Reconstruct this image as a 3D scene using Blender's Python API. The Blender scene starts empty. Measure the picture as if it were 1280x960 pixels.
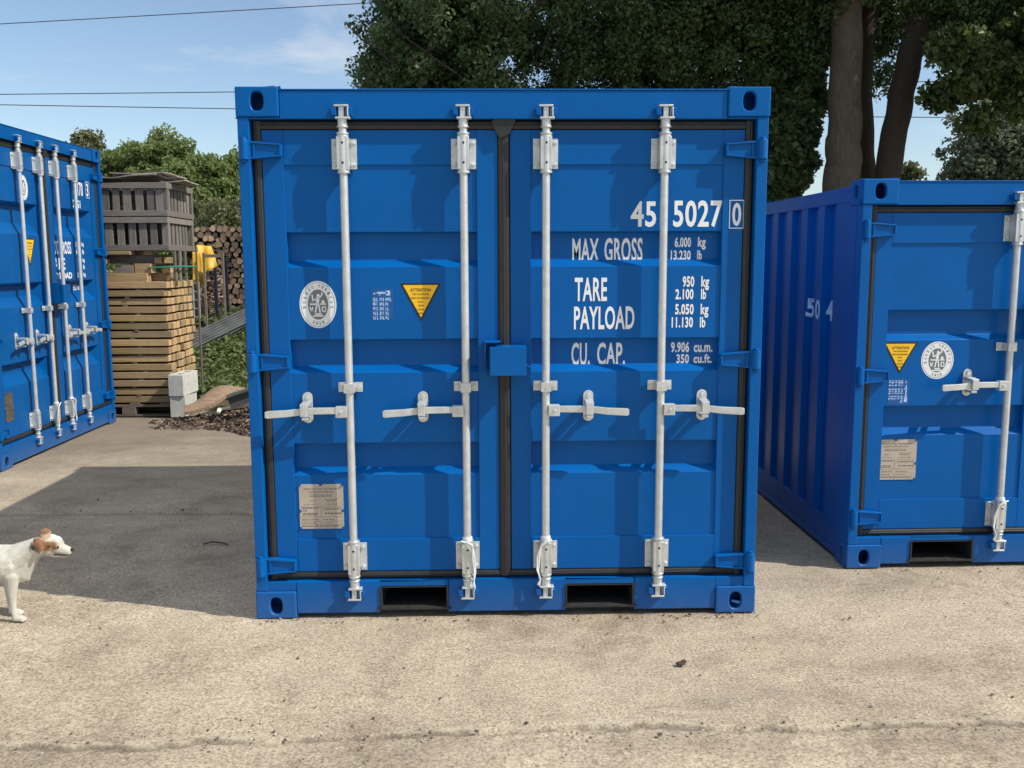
import bpy, bmesh, math, random
import numpy as np
from mathutils import Vector, Matrix, Euler
random.seed(7); RNG = np.random.default_rng(11)
scene = bpy.context.scene
COL = scene.collection

# ------------------------------------------------------------------ camera, world, sun, exposure
cam_d = bpy.data.cameras.new('camera'); cam = bpy.data.objects.new('camera', cam_d); COL.objects.link(cam)
F_ = Vector((0.02399, 0.99096, -0.13201)); R_ = Vector((0.99969, -0.02473, -0.00398)); U_ = Vector((0.00721, 0.13187, 0.99124))
m = Matrix((R_, U_, -F_)).transposed().to_4x4(); m.translation = (-0.0699, -3.9247, 1.5538)
cam.matrix_world = m
cam_d.sensor_width = 36; cam_d.lens = 36 * 1160 / 1280; cam_d.clip_end = 2000; cam_d.clip_start = .05
scene.camera = cam
ELEV = math.radians(45.5); sx, sy = Vector((1, -.335)).normalized()
sun_dir = Vector((math.cos(ELEV) * sx, math.cos(ELEV) * sy, math.sin(ELEV)))
sun_d = bpy.data.lights.new('sun', 'SUN'); sun_d.energy = 3.6; sun_d.angle = math.radians(.55); sun_d.color = (1, .945, .87)
sun = bpy.data.objects.new('sun', sun_d); COL.objects.link(sun)
sun.rotation_euler = sun_dir.to_track_quat('Z', 'Y').to_euler(); sun.location = sun_dir * 60
w = bpy.data.worlds.new('World'); scene.world = w; w.use_nodes = True
nt = w.node_tree; bgn = nt.nodes['Background']; bgn.inputs['Strength'].default_value = .108
sky = nt.nodes.new('ShaderNodeTexSky'); sky.sky_type = 'NISHITA'; sky.sun_disc = False
sky.sun_elevation = ELEV; sky.sun_rotation = math.atan2(sx, sy)
sky.air_density = 1.0; sky.dust_density = .55; sky.ozone_density = 1.8
tcn = nt.nodes.new('ShaderNodeTexCoord'); mpn = nt.nodes.new('ShaderNodeMapping'); mpn.inputs['Scale'].default_value = (1.0, 1.0, 4.2)
nzn = nt.nodes.new('ShaderNodeTexNoise'); nzn.inputs['Scale'].default_value = 3.1; nzn.inputs['Detail'].default_value = 9; nzn.inputs['Roughness'].default_value = .58
nzn.inputs['Distortion'].default_value = .35
rpn = nt.nodes.new('ShaderNodeValToRGB'); rpn.color_ramp.elements[0].position = .53; rpn.color_ramp.elements[1].position = .82
rpn.color_ramp.elements[0].color = (.0, .0, .0, 1); rpn.color_ramp.elements[1].color = (.85, .85, .85, 1)
mxn = nt.nodes.new('ShaderNodeMix'); mxn.data_type = 'RGBA'
nt.links.new(tcn.outputs['Generated'], mpn.inputs['Vector']); nt.links.new(mpn.outputs[0], nzn.inputs['Vector'])
nt.links.new(nzn.outputs['Fac'], rpn.inputs[0])
# unseen broken bright cloud added overhead to lift the shade, thin wisps lower down
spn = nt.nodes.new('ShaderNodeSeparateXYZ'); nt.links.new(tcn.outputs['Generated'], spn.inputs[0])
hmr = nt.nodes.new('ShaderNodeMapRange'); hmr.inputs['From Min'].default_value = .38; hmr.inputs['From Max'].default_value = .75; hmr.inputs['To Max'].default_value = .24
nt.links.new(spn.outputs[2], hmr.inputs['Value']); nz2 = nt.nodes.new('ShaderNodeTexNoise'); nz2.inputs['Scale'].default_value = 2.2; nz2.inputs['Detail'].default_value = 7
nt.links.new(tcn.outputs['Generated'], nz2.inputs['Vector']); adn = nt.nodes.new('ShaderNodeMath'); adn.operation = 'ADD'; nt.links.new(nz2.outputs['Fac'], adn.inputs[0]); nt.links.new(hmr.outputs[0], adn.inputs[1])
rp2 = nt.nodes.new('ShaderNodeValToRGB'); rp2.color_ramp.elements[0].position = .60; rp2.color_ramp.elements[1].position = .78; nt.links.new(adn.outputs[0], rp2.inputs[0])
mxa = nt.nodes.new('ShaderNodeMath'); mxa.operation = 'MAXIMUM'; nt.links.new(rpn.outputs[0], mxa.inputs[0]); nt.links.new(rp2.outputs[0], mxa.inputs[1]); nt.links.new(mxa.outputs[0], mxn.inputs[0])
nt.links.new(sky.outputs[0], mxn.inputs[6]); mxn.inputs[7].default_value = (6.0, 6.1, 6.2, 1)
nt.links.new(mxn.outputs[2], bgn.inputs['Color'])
vs = scene.view_settings; vs.view_transform = 'Standard'; vs.look = 'None'; vs.gamma = 1; vs.use_curve_mapping = False
vs.exposure = .46

# ------------------------------------------------------------------ helpers
def tag(o, label=None, cat=None, group=None, kind=None):
    if label: o['label'] = label
    if cat: o['category'] = cat
    if group: o['group'] = group
    if kind: o['kind'] = kind
    return o
def empty(name, loc=(0, 0, 0), rz=0, parent=None):
    o = bpy.data.objects.new(name, None); COL.objects.link(o); o.location = loc; o.rotation_euler = (0, 0, rz)
    o.empty_display_size = .1
    if parent: o.parent = parent
    return o

class MB:
    def __init__(s): s.v = []; s.f = []; s.mi = []
    def add(s, vs_, fs, mi=0):
        b = len(s.v); s.v += [tuple(p) for p in vs_]; s.f += [tuple(b + i for i in f) for f in fs]; s.mi += [mi] * len(fs)
    def box(s, x0, x1, y0, y1, z0, z1, mi=0):
        s.add([(x0,y0,z0),(x1,y0,z0),(x1,y1,z0),(x0,y1,z0),(x0,y0,z1),(x1,y0,z1),(x1,y1,z1),(x0,y1,z1)],
              [(0,3,2,1),(4,5,6,7),(0,1,5,4),(1,2,6,5),(2,3,7,6),(3,0,4,7)], mi)
    def obox(s, c, size, rot=(0,0,0), mi=0):
        M = Euler(rot).to_matrix(); h = [q/2 for q in size]; c = Vector(c)
        P = [c + M @ Vector((a*h[0], b*h[1], d*h[2])) for d in (-1,1) for a,b in ((-1,-1),(1,-1),(1,1),(-1,1))]
        s.add(P, [(0,3,2,1),(4,5,6,7),(0,1,5,4),(1,2,6,5),(2,3,7,6),(3,0,4,7)], mi)
    def cyl(s, p0, p1, r0, r1=None, n=16, mi=0, caps=True):
        r1 = r0 if r1 is None else r1
        p0, p1 = Vector(p0), Vector(p1); d = (p1-p0).normalized(); a = d.orthogonal().normalized(); b = d.cross(a)
        P = []
        for p, r in ((p0,r0),(p1,r1)):
            P += [p + (a*math.cos(2*math.pi*k/n) + b*math.sin(2*math.pi*k/n))*r for k in range(n)]
        fs = [(k,(k+1)%n,n+(k+1)%n,n+k) for k in range(n)]
        if caps: fs += [tuple(reversed(range(n))), tuple(range(n,2*n))]
        s.add(P, fs, mi)
    def tube(s, pts, rs, n=10, mi=0, jit=0):
        pts = [Vector(p) for p in pts]; L = len(pts)
        if not hasattr(rs, '__len__'): rs = [rs]*L
        up = None; P = []
        for i,p in enumerate(pts):
            d = (pts[min(i+1,L-1)] - pts[max(i-1,0)]).normalized()
            if up is None: up = d.orthogonal().normalized()
            up = (up - d*up.dot(d)).normalized(); b = d.cross(up)
            for k in range(n):
                q = rs[i]*(1 + (random.uniform(-jit,jit) if jit else 0))
                P.append(p + (up*math.cos(2*math.pi*k/n) + b*math.sin(2*math.pi*k/n))*q)
        fs = [(i*n+k, i*n+(k+1)%n, (i+1)*n+(k+1)%n, (i+1)*n+k) for i in range(L-1) for k in range(n)]
        fs += [tuple(reversed(range(n))), tuple(range((L-1)*n, L*n))]
        s.add(P, fs, mi)
    def prism(s, poly, y0, y1, mi=0):          # polygon in x,z (counterclockwise seen from -y) extruded y0 (front) -> y1
        n = len(poly); P = [(x,y0,z) for x,z in poly] + [(x,y1,z) for x,z in poly]
        s.add(P, [tuple(range(n)), tuple(reversed(range(n,2*n)))] + [(k, n+k, n+(k+1)%n, (k+1)%n) for k in range(n)], mi)
    def flat(s, poly, y, mi=0): s.add([(x,y,z) for x,z in poly], [tuple(range(len(poly)))], mi)
    def ellipsoid(s, c, r, rot=(0,0,0), mi=0, nu=16, nv=10):
        M = Euler(rot).to_matrix(); c = Vector(c); P = []; fs = []
        for j in range(nv+1):
            t = math.pi*j/nv
            for k in range(nu):
                u = 2*math.pi*k/nu
                P.append(c + M @ Vector((r[0]*math.sin(t)*math.cos(u), r[1]*math.sin(t)*math.sin(u), r[2]*math.cos(t))))
        for j in range(nv):
            for k in range(nu): fs.append((j*nu+k, (j+1)*nu+k, (j+1)*nu+(k+1)%nu, j*nu+(k+1)%nu))
        s.add(P, fs, mi)
    def build(s, name, mats, parent=None, bevel=0, smooth=False, seg=2, fix=True):
        me = bpy.data.meshes.new(name); me.from_pydata(s.v, [], s.f)
        if not isinstance(mats, (list, tuple)): mats = [mats]
        for q in mats: me.materials.append(q)
        me.polygons.foreach_set('material_index', s.mi); me.update()
        if fix:
            bm = bmesh.new(); bm.from_mesh(me)
            bmesh.ops.remove_doubles(bm, verts=bm.verts, dist=1e-5)
            bmesh.ops.recalc_face_normals(bm, faces=bm.faces); bm.to_mesh(me); bm.free()
        if smooth:
            me.polygons.foreach_set('use_smooth', [True]*len(me.polygons)); me.set_sharp_from_angle(angle=math.radians(40))
        o = bpy.data.objects.new(name, me); COL.objects.link(o)
        if parent: o.parent = parent
        if bevel:
            b = o.modifiers.new('bevel', 'BEVEL'); b.width = bevel; b.segments = seg; b.limit_method = 'ANGLE'; b.angle_limit = math.radians(35)
            b.harden_normals = False
        return o

_tc = {}
def text_mesh(body, bold=.018):
    k = (body, bold)
    if k in _tc: return _tc[k]
    cu = bpy.data.curves.new('t', 'FONT'); cu.body = body; cu.offset = bold; cu.resolution_u = 3; cu.fill_mode = 'FRONT'
    cu.space_character = 1.06
    o = bpy.data.objects.new('t', cu); COL.objects.link(o)
    me = bpy.data.meshes.new_from_object(o.evaluated_get(bpy.context.evaluated_depsgraph_get()))
    V = [tuple(v.co)[:2] for v in me.vertices]; Fs = [tuple(p.vertices) for p in me.polygons]
    bpy.data.objects.remove(o); bpy.data.curves.remove(cu); bpy.data.meshes.remove(me)
    _tc[k] = (V, Fs); return _tc[k]
def put_text(mb, body, x0, x1, z0, z1, y, mi=0, bold=.018, ref=None, ang=0, ctr=None):
    """fit the text in a box; ref: height measured on another string (for words with descenders)"""
    V, Fs = text_mesh(body, bold)
    xs = [v[0] for v in V]; zs = [v[1] for v in (text_mesh(ref, bold)[0] if ref else V)]
    ax = (x1-x0)/(max(xs)-min(xs)); az = (z1-z0)/(max(zs)-min(zs)); mx, mz = min(xs), min(zs)
    P = [(x0+(v[0]-mx)*ax, z0+(v[1]-mz)*az) for v in V]
    if ang:
        cx, cz = ctr; c, s_ = math.cos(ang), math.sin(ang)
        P = [(cx+(a-cx)*c-(b-cz)*s_, cz+(a-cx)*s_+(b-cz)*c) for a,b in P]
    mb.add([(a,y,b) for a,b in P], Fs, mi)

# ------------------------------------------------------------------ materials
def mat(name):
    q = bpy.data.materials.new(name); q.use_nodes = True
    return q, q.node_tree, q.node_tree.nodes['Principled BSDF']
def N(nt, typ, **kw):
    n = nt.nodes.new(typ)
    for k, v in kw.items():
        if k.startswith('in_'): n.inputs[k[3:].replace('_', ' ')].default_value = v
        else: setattr(n, k, v)
    return n
def ramp(nt, src, stops):
    r = nt.nodes.new('ShaderNodeValToRGB'); e = r.color_ramp.elements
    while len(e) < len(stops): e.new(.5)
    for i,(p,c) in enumerate(stops): e[i].position = p; e[i].color = (*c, 1) if len(c) == 3 else c
    nt.links.new(src, r.inputs[0]); return r.outputs[0]
def mix(nt, fac, a, b, mode='MIX'):
    n = nt.nodes.new('ShaderNodeMix'); n.data_type = 'RGBA'; n.blend_type = mode
    for s_, i in ((fac,0),(a,6),(b,7)):
        if hasattr(s_, 'links') or hasattr(s_, 'is_linked'): nt.links.new(s_, n.inputs[i])
        elif i == 0: n.inputs[0].default_value = s_
        else: n.inputs[i].default_value = (*s_, 1)
    return n.outputs[2]
def noise(nt, scale, detail=4, rough=.55, vec=None, dist=0, coord='Object', mscale=None, seed=0):
    tc = N(nt, 'ShaderNodeTexCoord'); n = N(nt, 'ShaderNodeTexNoise', in_Scale=scale, in_Detail=detail, in_Roughness=rough, in_Distortion=dist)
    src = tc.outputs[coord]
    if mscale or seed:
        mp = N(nt, 'ShaderNodeMapping'); mp.inputs['Scale'].default_value = mscale or (1,1,1); mp.inputs['Location'].default_value = (seed, seed*.7, seed*.3)
        nt.links.new(src, mp.inputs[0]); src = mp.outputs[0]
    nt.links.new(src, n.inputs['Vector']); return n.outputs['Fac']
def bump(nt, bs, h, strength=.3, dist=.01, prev=None):
    b = N(nt, 'ShaderNodeBump', in_Strength=strength, in_Distance=dist); nt.links.new(h, b.inputs['Height'])
    if prev: nt.links.new(prev, b.inputs['Normal'])
    nt.links.new(b.outputs[0], bs.inputs['Normal']); return b.outputs[0]
def simple(name, col, rough=.5, metal=0, var=.12, scale=9, bmp=0, bscale=60, coord='Object', spec=None):
    q, nt, bs = mat(name)
    n = noise(nt, scale, 5, .6, coord=coord)
    lo = tuple(c*(1-var) for c in col); hi = tuple(min(1, c*(1+var)) for c in col)
    nt.links.new(ramp(nt, n, [(.3, lo), (.7, hi)]), bs.inputs['Base Color'])
    bs.inputs['Roughness'].default_value = rough; bs.inputs['Metallic'].default_value = metal
    if spec is not None: bs.inputs['Specular IOR Level'].default_value = spec
    if bmp: bump(nt, bs, noise(nt, bscale, 3, .6, coord=coord), bmp, .004)
    return q

def paint(name, col):
    q, nt, bs = mat(name)
    n = noise(nt, 2.2, 6, .6); c = ramp(nt, n, [(.3, tuple(a*.94 for a in col)), (.7, tuple(a*1.06 for a in col))])
    d = noise(nt, 38, 4, .7, seed=4)                       # fine dust and scuffs
    msk = ramp(nt, d, [(.70, (0,0,0)), (.80, (1,1,1))])
    m1 = N(nt, 'ShaderNodeMath', operation='MULTIPLY'); m1.inputs[1].default_value = .30; nt.links.new(msk, m1.inputs[0])
    c = mix(nt, m1.outputs[0], c, (.10, .22, .40))
    # dust creeping up from the ground
    tc = N(nt, 'ShaderNodeTexCoord'); sp = N(nt, 'ShaderNodeSeparateXYZ'); nt.links.new(tc.outputs['Object'], sp.inputs[0])
    mr = N(nt, 'ShaderNodeMapRange'); mr.inputs['From Min'].default_value = .0; mr.inputs['From Max'].default_value = .16; mr.inputs['To Min'].default_value = .30; mr.inputs['To Max'].default_value = 0
    nt.links.new(sp.outputs[2], mr.inputs['Value'])
    m2 = N(nt, 'ShaderNodeMath', operation='MULTIPLY'); nt.links.new(mr.outputs[0], m2.inputs[0]); nt.links.new(noise(nt, 14, 5, .7, seed=2), m2.inputs[1])
    c = mix(nt, m2.outputs[0], c, (.22, .19, .15))
    nt.links.new(c, bs.inputs['Base Color'])
    rr = N(nt, 'ShaderNodeMapRange'); rr.inputs['To Min'].default_value = .26; rr.inputs['To Max'].default_value = .42; bs.inputs['Specular IOR Level'].default_value = .17
    nt.links.new(noise(nt, 6, 4, .6, seed=9), rr.inputs['Value']); nt.links.new(rr.outputs[0], bs.inputs['Roughness'])
    b1 = bump(nt, bs, noise(nt, 3.0, 2, .5, seed=1), .25, .01)      # slight panel waviness
    bump(nt, bs, noise(nt, 420, 2, .5), .06, .002, b1)              # orange peel
    return q
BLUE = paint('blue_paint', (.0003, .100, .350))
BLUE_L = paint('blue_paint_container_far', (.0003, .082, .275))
DARKIN = simple('dark_steel_inside', (.012, .014, .018), .6)
BLACKSTEEL = simple('black_dusty_steel', (.025, .024, .022), .7, var=.5, scale=40)
RUBBER = simple('black_rubber', (.020, .0195, .019), .5, var=.25, scale=30, bmp=.2)
WHITE = simple('white_vinyl', (.80, .82, .82), .45, var=.03)
YELLOW = simple('yellow_vinyl', (.90, .52, .01), .4, var=.03)
BLACKV = simple('black_print', (.012, .012, .013), .5)
GREYV = simple('grey_print', (.17, .18, .18), .5)
PALEBLUE = simple('worn_pale_print', (.38, .55, .75), .6, var=.3, scale=90)
DBLUE = simple('deep_blue_vinyl', (.004, .085, .31), .4)
BEIGE = simple('dull_alloy_plate', (.47, .41, .33), .5, var=.10, scale=14, metal=.15)
PLATEINK = simple('plate_ink', (.16, .12, .09), .6)
CORD = simple('white_cord', (.75, .76, .74), .6)
def galv():
    q, nt, bs = mat('galvanised_steel')
    vo = N(nt, 'ShaderNodeTexVoronoi', in_Scale=90); tc = N(nt, 'ShaderNodeTexCoord'); nt.links.new(tc.outputs['Object'], vo.inputs['Vector'])
    c = ramp(nt, noise(nt, 18, 6, .65), [(.25, (.50,.52,.51)), (.6, (.65,.67,.65)), (.8, (.74,.75,.73))])
    c = mix(nt, .08, c, vo.outputs['Color'], 'SOFT_LIGHT')
    c = mix(nt, ramp(nt, noise(nt, 26, 6, .7, seed=3), [(.66, (0,0,0)), (.80, (.4,.4,.4))]), c, (.40, .36, .30))
    nt.links.new(c, bs.inputs['Base Color']); bs.inputs['Metallic'].default_value = .5; bs.inputs['Roughness'].default_value = .42
    bump(nt, bs, noise(nt, 120, 3, .6), .15, .002); return q
GALV = galv()

def wood(name, dark, light, grain_axis=0, rough=.8, sc=1.0, island=.25):
    q, nt, bs = mat(name)
    ms = [22*sc]*3; ms[grain_axis] = 1.6*sc
    g = noise(nt, 3.0, 7, .65, mscale=tuple(ms), dist=.4)
    c = ramp(nt, g, [(.28, dark), (.72, light)])
    gi = N(nt, 'ShaderNodeObjectInfo')
    hv = N(nt, 'ShaderNodeHueSaturation'); nt.links.new(c, hv.inputs['Color'])
    mr = N(nt, 'ShaderNodeMapRange'); mr.inputs['To Min'].default_value = 1-island; mr.inputs['To Max'].default_value = 1+island
    nt.links.new(gi.outputs['Random'], mr.inputs['Value']); nt.links.new(mr.outputs[0], hv.inputs['Value'])
    m3 = N(nt, 'ShaderNodeMapRange'); m3.inputs['To Min'].default_value = .8; m3.inputs['To Max'].default_value = 1.1
    nt.links.new(noise(nt, 2.4, 3, .5, seed=5), m3.inputs['Value']); 
    o = mix(nt, ramp(nt, noise(nt, 7, 5, .7, seed=8), [(.55, (0,0,0)), (.8, (.45,.45,.45))]), hv.outputs[0], tuple(a*.5 for a in dark))
    nt.links.new(o, bs.inputs['Base Color']); bs.inputs['Roughness'].default_value = rough
    bump(nt, bs, g, .35, .004); return q
SAWN = wood('sawn_softwood', (.30,.19,.085), (.55,.385,.19), 0)
SAWN2 = wood('sawn_softwood_darker', (.21,.145,.075), (.40,.29,.155), 0)
GREYWOOD = wood('weathered_grey_wood', (.115,.10,.085), (.25,.22,.19), 2, .9)
GREYWOODX = wood('weathered_grey_wood_rail', (.115,.10,.085), (.25,.22,.19), 0, .9)
PALLETW = wood('old_pallet_wood', (.10,.08,.055), (.22,.18,.13), 0, .9)
def concrete():
    q, nt, bs = mat('yard_concrete')
    base = ramp(nt, noise(nt, .55, 6, .6, dist=.4), [(.28, (.40,.335,.245)), (.5, (.505,.425,.318)), (.75, (.575,.488,.37))])
    blot = ramp(nt, noise(nt, 1.7, 8, .72, seed=3, dist=.5), [(.34, (.62,.60,.58)), (.50, (.92,.915,.905)), (.62, (1.03,1.03,1.02)), (.78, (1.10,1.09,1.07))])
    c = mix(nt, 1.0, base, blot, 'MULTIPLY')
    fine = ramp(nt, noise(nt, 95, 5, .8, seed=1), [(.36, (.42,.40,.37)), (.50, (1,1,1)), (.64, (1.45,1.43,1.38))])
    strk = ramp(nt, noise(nt, 18, 6, .75, seed=31, mscale=(1.0, 1.8, 1), dist=1.2), [(.34, (.82,.80,.78)), (.52, (1,1,1)), (.72, (1.14,1.13,1.11))])
    c = mix(nt, 1.0, c, strk, 'MULTIPLY')
    c = mix(nt, 1.0, c, fine, 'MULTIPLY')
    vo = N(nt, 'ShaderNodeTexVoronoi', in_Scale=75); tc = N(nt, 'ShaderNodeTexCoord'); nt.links.new(tc.outputs['Object'], vo.inputs['Vector'])
    st = ramp(nt, vo.outputs['Distance'], [(.10, (1,1,1)), (.22, (0,0,0))])
    stn = ramp(nt, noise(nt, 9, 4, .6, seed=6), [(.5, (0,0,0)), (.62, (.7,.7,.7))])
    s2 = N(nt, 'ShaderNodeMath', operation='MULTIPLY'); nt.links.new(st, s2.inputs[0]); nt.links.new(stn, s2.inputs[1])
    c = mix(nt, s2.outputs[0], c, (.22,.19,.16))
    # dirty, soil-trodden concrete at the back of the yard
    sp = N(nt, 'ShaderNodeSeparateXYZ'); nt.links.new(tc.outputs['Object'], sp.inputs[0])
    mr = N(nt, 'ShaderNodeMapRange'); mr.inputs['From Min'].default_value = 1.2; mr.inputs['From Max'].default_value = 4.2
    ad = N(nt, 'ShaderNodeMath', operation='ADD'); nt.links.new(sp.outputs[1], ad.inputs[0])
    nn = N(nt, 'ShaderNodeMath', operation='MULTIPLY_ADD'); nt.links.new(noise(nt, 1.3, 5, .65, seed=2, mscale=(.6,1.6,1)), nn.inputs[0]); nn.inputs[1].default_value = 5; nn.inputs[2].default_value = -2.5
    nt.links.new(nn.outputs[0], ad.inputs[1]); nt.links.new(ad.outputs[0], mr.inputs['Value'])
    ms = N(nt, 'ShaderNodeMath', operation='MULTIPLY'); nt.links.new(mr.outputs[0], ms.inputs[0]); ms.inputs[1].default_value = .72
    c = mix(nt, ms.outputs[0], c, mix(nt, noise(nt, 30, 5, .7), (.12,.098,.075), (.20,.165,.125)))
    # dark oily spots
    oil = ramp(nt, noise(nt, 1.1, 5, .6, seed=12), [(.60, (0,0,0)), (.74, (.45,.45,.45))])
    c = mix(nt, oil, c, (.17,.14,.115))
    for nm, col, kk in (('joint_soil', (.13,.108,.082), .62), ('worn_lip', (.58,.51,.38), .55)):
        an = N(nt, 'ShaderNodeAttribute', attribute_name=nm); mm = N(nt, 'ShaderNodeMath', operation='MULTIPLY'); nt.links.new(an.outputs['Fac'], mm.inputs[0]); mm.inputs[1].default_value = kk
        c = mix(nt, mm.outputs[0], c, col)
    nt.links.new(c, bs.inputs['Base Color']); bs.inputs['Roughness'].default_value = .92; bs.inputs['Specular IOR Level'].default_value = .25
    # tamped ridges across + rough grain
    rid = noise(nt, 5.5, 4, .6, mscale=(1.0, 5.0, 1), dist=.6, seed=7)
    b1 = bump(nt, bs, rid, .5, .016)
    rid2 = noise(nt, 8, 3, .6, mscale=(6.0, .8, 1), seed=17); b2 = bump(nt, bs, rid2, .35, .008, b1)
    b3 = bump(nt, bs, noise(nt, 105, 5, .8, seed=5), .8, .007, b2); 
    return q
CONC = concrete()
def soilmat():
    q, nt, bs = mat('earth')
    c = ramp(nt, noise(nt, 5, 8, .7), [(.3, (.05,.036,.024)), (.55, (.11,.08,.055)), (.75, (.17,.13,.09))])
    c = mix(nt, ramp(nt, noise(nt, 1.2, 5, .6, seed=3), [(.42, (0,0,0)), (.6, (.9,.9,.9))]), c, (.05,.065,.02))
    nt.links.new(c, bs.inputs['Base Color']); bs.inputs['Roughness'].default_value = 1
    bump(nt, bs, noise(nt, 18, 6, .7), .8, .03); return q
SOIL = soilmat()
def leafmat(name, cols, trans=.25, gloss=.45):
    q, nt, bs = mat(name)
    g = N(nt, 'ShaderNodeNewGeometry'); k = len(cols)
    c = ramp(nt, g.outputs['Random Per Island'], [((i+.5)/k, cc) for i,cc in enumerate(cols)])
    c = mix(nt, ramp(nt, noise(nt, .9, 4, .6), [(.38, (0,0,0)), (.62, (.8,.8,.8))]), c, cols[-1])
    nt.links.new(c, bs.inputs['Base Color']); bs.inputs['Roughness'].default_value = gloss
    tr = N(nt, 'ShaderNodeBsdfTranslucent'); hs = N(nt, 'ShaderNodeHueSaturation'); hs.inputs['Hue'].default_value = .485; hs.inputs['Value'].default_value = 1.5
    nt.links.new(c, hs.inputs['Color']); nt.links.new(hs.outputs[0], tr.inputs[0])
    mx = N(nt, 'ShaderNodeMixShader'); mx.inputs[0].default_value = trans
    nt.links.new(bs.outputs[0], mx.inputs[1]); nt.links.new(tr.outputs[0], mx.inputs[2])
    nt.links.new(mx.outputs[0], nt.nodes['Material Output'].inputs['Surface']); return q
LEAF_DARK = leafmat('oak_leaves', [(.028,.058,.022), (.046,.092,.032), (.066,.125,.044), (.11,.165,.062)], .34, .42)
LEAF_RIGHT = leafmat('side_tree_leaves', [(.040,.070,.020), (.068,.11,.028), (.11,.145,.042)], .40, .5)
LEAF_FAR = leafmat('distant_tree_leaves', [(.10,.15,.04), (.14,.20,.055), (.19,.24,.08)], .42, .6)
LEAF_FAR2 = leafmat('pale_tree_leaves', [(.085,.105,.035), (.115,.135,.05), (.145,.155,.07)], .32, .6)
LEAF_GREY = leafmat('grey_green_leaves', [(.08,.11,.06), (.12,.15,.085), (.15,.175,.105)], .36, .6)
GRASS = leafmat('grass_blades', [(.045,.085,.018), (.070,.125,.026), (.10,.15,.035), (.12,.14,.045)], .25, .6)
def barkmat(name, a, b):
    q, nt, bs = mat(name)
    g = noise(nt, 2.6, 9, .75, mscale=(12,12,2.2), dist=1.2)
    c = ramp(nt, g, [(.3, a), (.7, b)]); c = mix(nt, ramp(nt, noise(nt, 3, 4, .6, seed=2), [(.5,(0,0,0)),(.7,(.4,.4,.4))]), c, (.05,.06,.03))
    nt.links.new(c, bs.inputs['Base Color']); bs.inputs['Roughness'].default_value = .95; bump(nt, bs, g, .9, .03); return q
BARK = barkmat('grey_brown_bark', (.06,.046,.034), (.19,.15,.11))
BARKD = barkmat('dark_bark', (.03,.022,.016), (.08,.06,.042))

# ------------------------------------------------------------------ ground
def vnoise(x, y, cell, seed):
    r = np.random.default_rng(seed).random((256, 256)); xi = x/cell; yi = y/cell
    x0 = np.floor(xi).astype(int); y0 = np.floor(yi).astype(int); fx = xi-x0; fy = yi-y0; fx = fx*fx*(3-2*fx); fy = fy*fy*(3-2*fy)
    g = lambda a, b: r[a % 256, b % 256]
    return (g(x0,y0)*(1-fx)*(1-fy) + g(x0+1,y0)*fx*(1-fy) + g(x0,y0+1)*(1-fx)*fy + g(x0+1,y0+1)*fx*fy) - .5
def grid_mesh(name, xs, ys, zf, m_, uv=False):
    X, Y = np.meshgrid(xs, ys); Z = zf(X, Y); nx, ny = len(xs), len(ys)
    co = np.stack([X, Y, Z], -1).reshape(-1, 3).astype(np.float32)
    i = np.arange(nx*ny).reshape(ny, nx); q = np.stack([i[:-1,:-1], i[:-1,1:], i[1:,1:], i[1:,:-1]], -1).reshape(-1, 4)
    return quad_mesh(name, co, q, m_)
def quad_mesh(name, co, q, m_, smooth=True):
    me = bpy.data.meshes.new(name); me.vertices.add(len(co)); me.vertices.foreach_set('co', np.asarray(co, np.float32).ravel())
    me.loops.add(q.size); me.loops.foreach_set('vertex_index', q.ravel().astype(np.int32))
    me.polygons.add(len(q)); me.polygons.foreach_set('loop_start', np.arange(0, q.size, 4, dtype=np.int32))
    me.polygons.foreach_set('use_smooth', np.full(len(q), smooth))
    me.update(calc_edges=True); me.materials.append(m_)
    o = bpy.data.objects.new(name, me); COL.objects.link(o); return o
def stretch(a, b, step, far):
    fine = np.arange(a, b, step); out = [b]; s_ = step
    while out[-1] < far: s_ *= 1.22; out.append(out[-1]+s_)
    left = [a]; s_ = step
    while left[-1] > -far: s_ *= 1.22; left.append(left[-1]-s_)
    return np.array(left[:0:-1] + list(fine) + out)
def yard_z(X, Y):
    near = np.exp(-np.maximum(0, np.hypot(X, Y)-6)/3)
    z = .006*vnoise(X, Y, 1.1, 1) + .0035*vnoise(X, Y, .23, 2) + .0022*vnoise(X, Y, .07, 3) + .0010*vnoise(X, Y, .035, 4)
    z = z*near
    # slab joint with a spalled lip in front of the containers: the near slab sits a little lower
    J = -1.0 + .10*np.tanh(X*.6)*.5 + .075*vnoise(X, X*0, .9, 21) + .05*vnoise(X, X*0, .20, 22) + .025*vnoise(X, Y, .06, 23) + .022*vnoise(X, Y, .025, 25)
    t = np.clip((J - Y)/.018, 0, 1); z = z - .006*t*t*(3-2*t)
    z = z - .008*np.exp(-((Y-J+.020)/.008)**2) * np.clip(vnoise(X, Y, .3, 24)+1.2*vnoise(X, Y, .05, 26)+.75, .2, 1.3)
    # transverse joint further back on the left
    J2 = 1.75 + .05*vnoise(X, X*0, .8, 31) + .03*vnoise(X, Y, .12, 32)
    z = z - .010*np.exp(-((Y-J2)/.014)**2)*(X < 1.0)
    J3 = 4.0 + .08*vnoise(X, X*0, .8, 41)
    z = z - .012*np.exp(-((Y-J3)/.02)**2)
    z = z - .030*(np.clip((Y-5)/3, 0, 1))           # sinks under the bank
    return z - .004
def joint_y(X, Y): return -1.0 + .10*np.tanh(X*.6)*.5 + .075*vnoise(X, X*0, .9, 21) + .05*vnoise(X, X*0, .20, 22) + .025*vnoise(X, Y, .06, 23) + .022*vnoise(X, Y, .025, 25)
YS = stretch(-2.4, 3.6, .015, 400); YS = np.concatenate([YS[YS < -1.18], np.arange(-1.18, -.84, .005), YS[YS >= -.84]])
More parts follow.
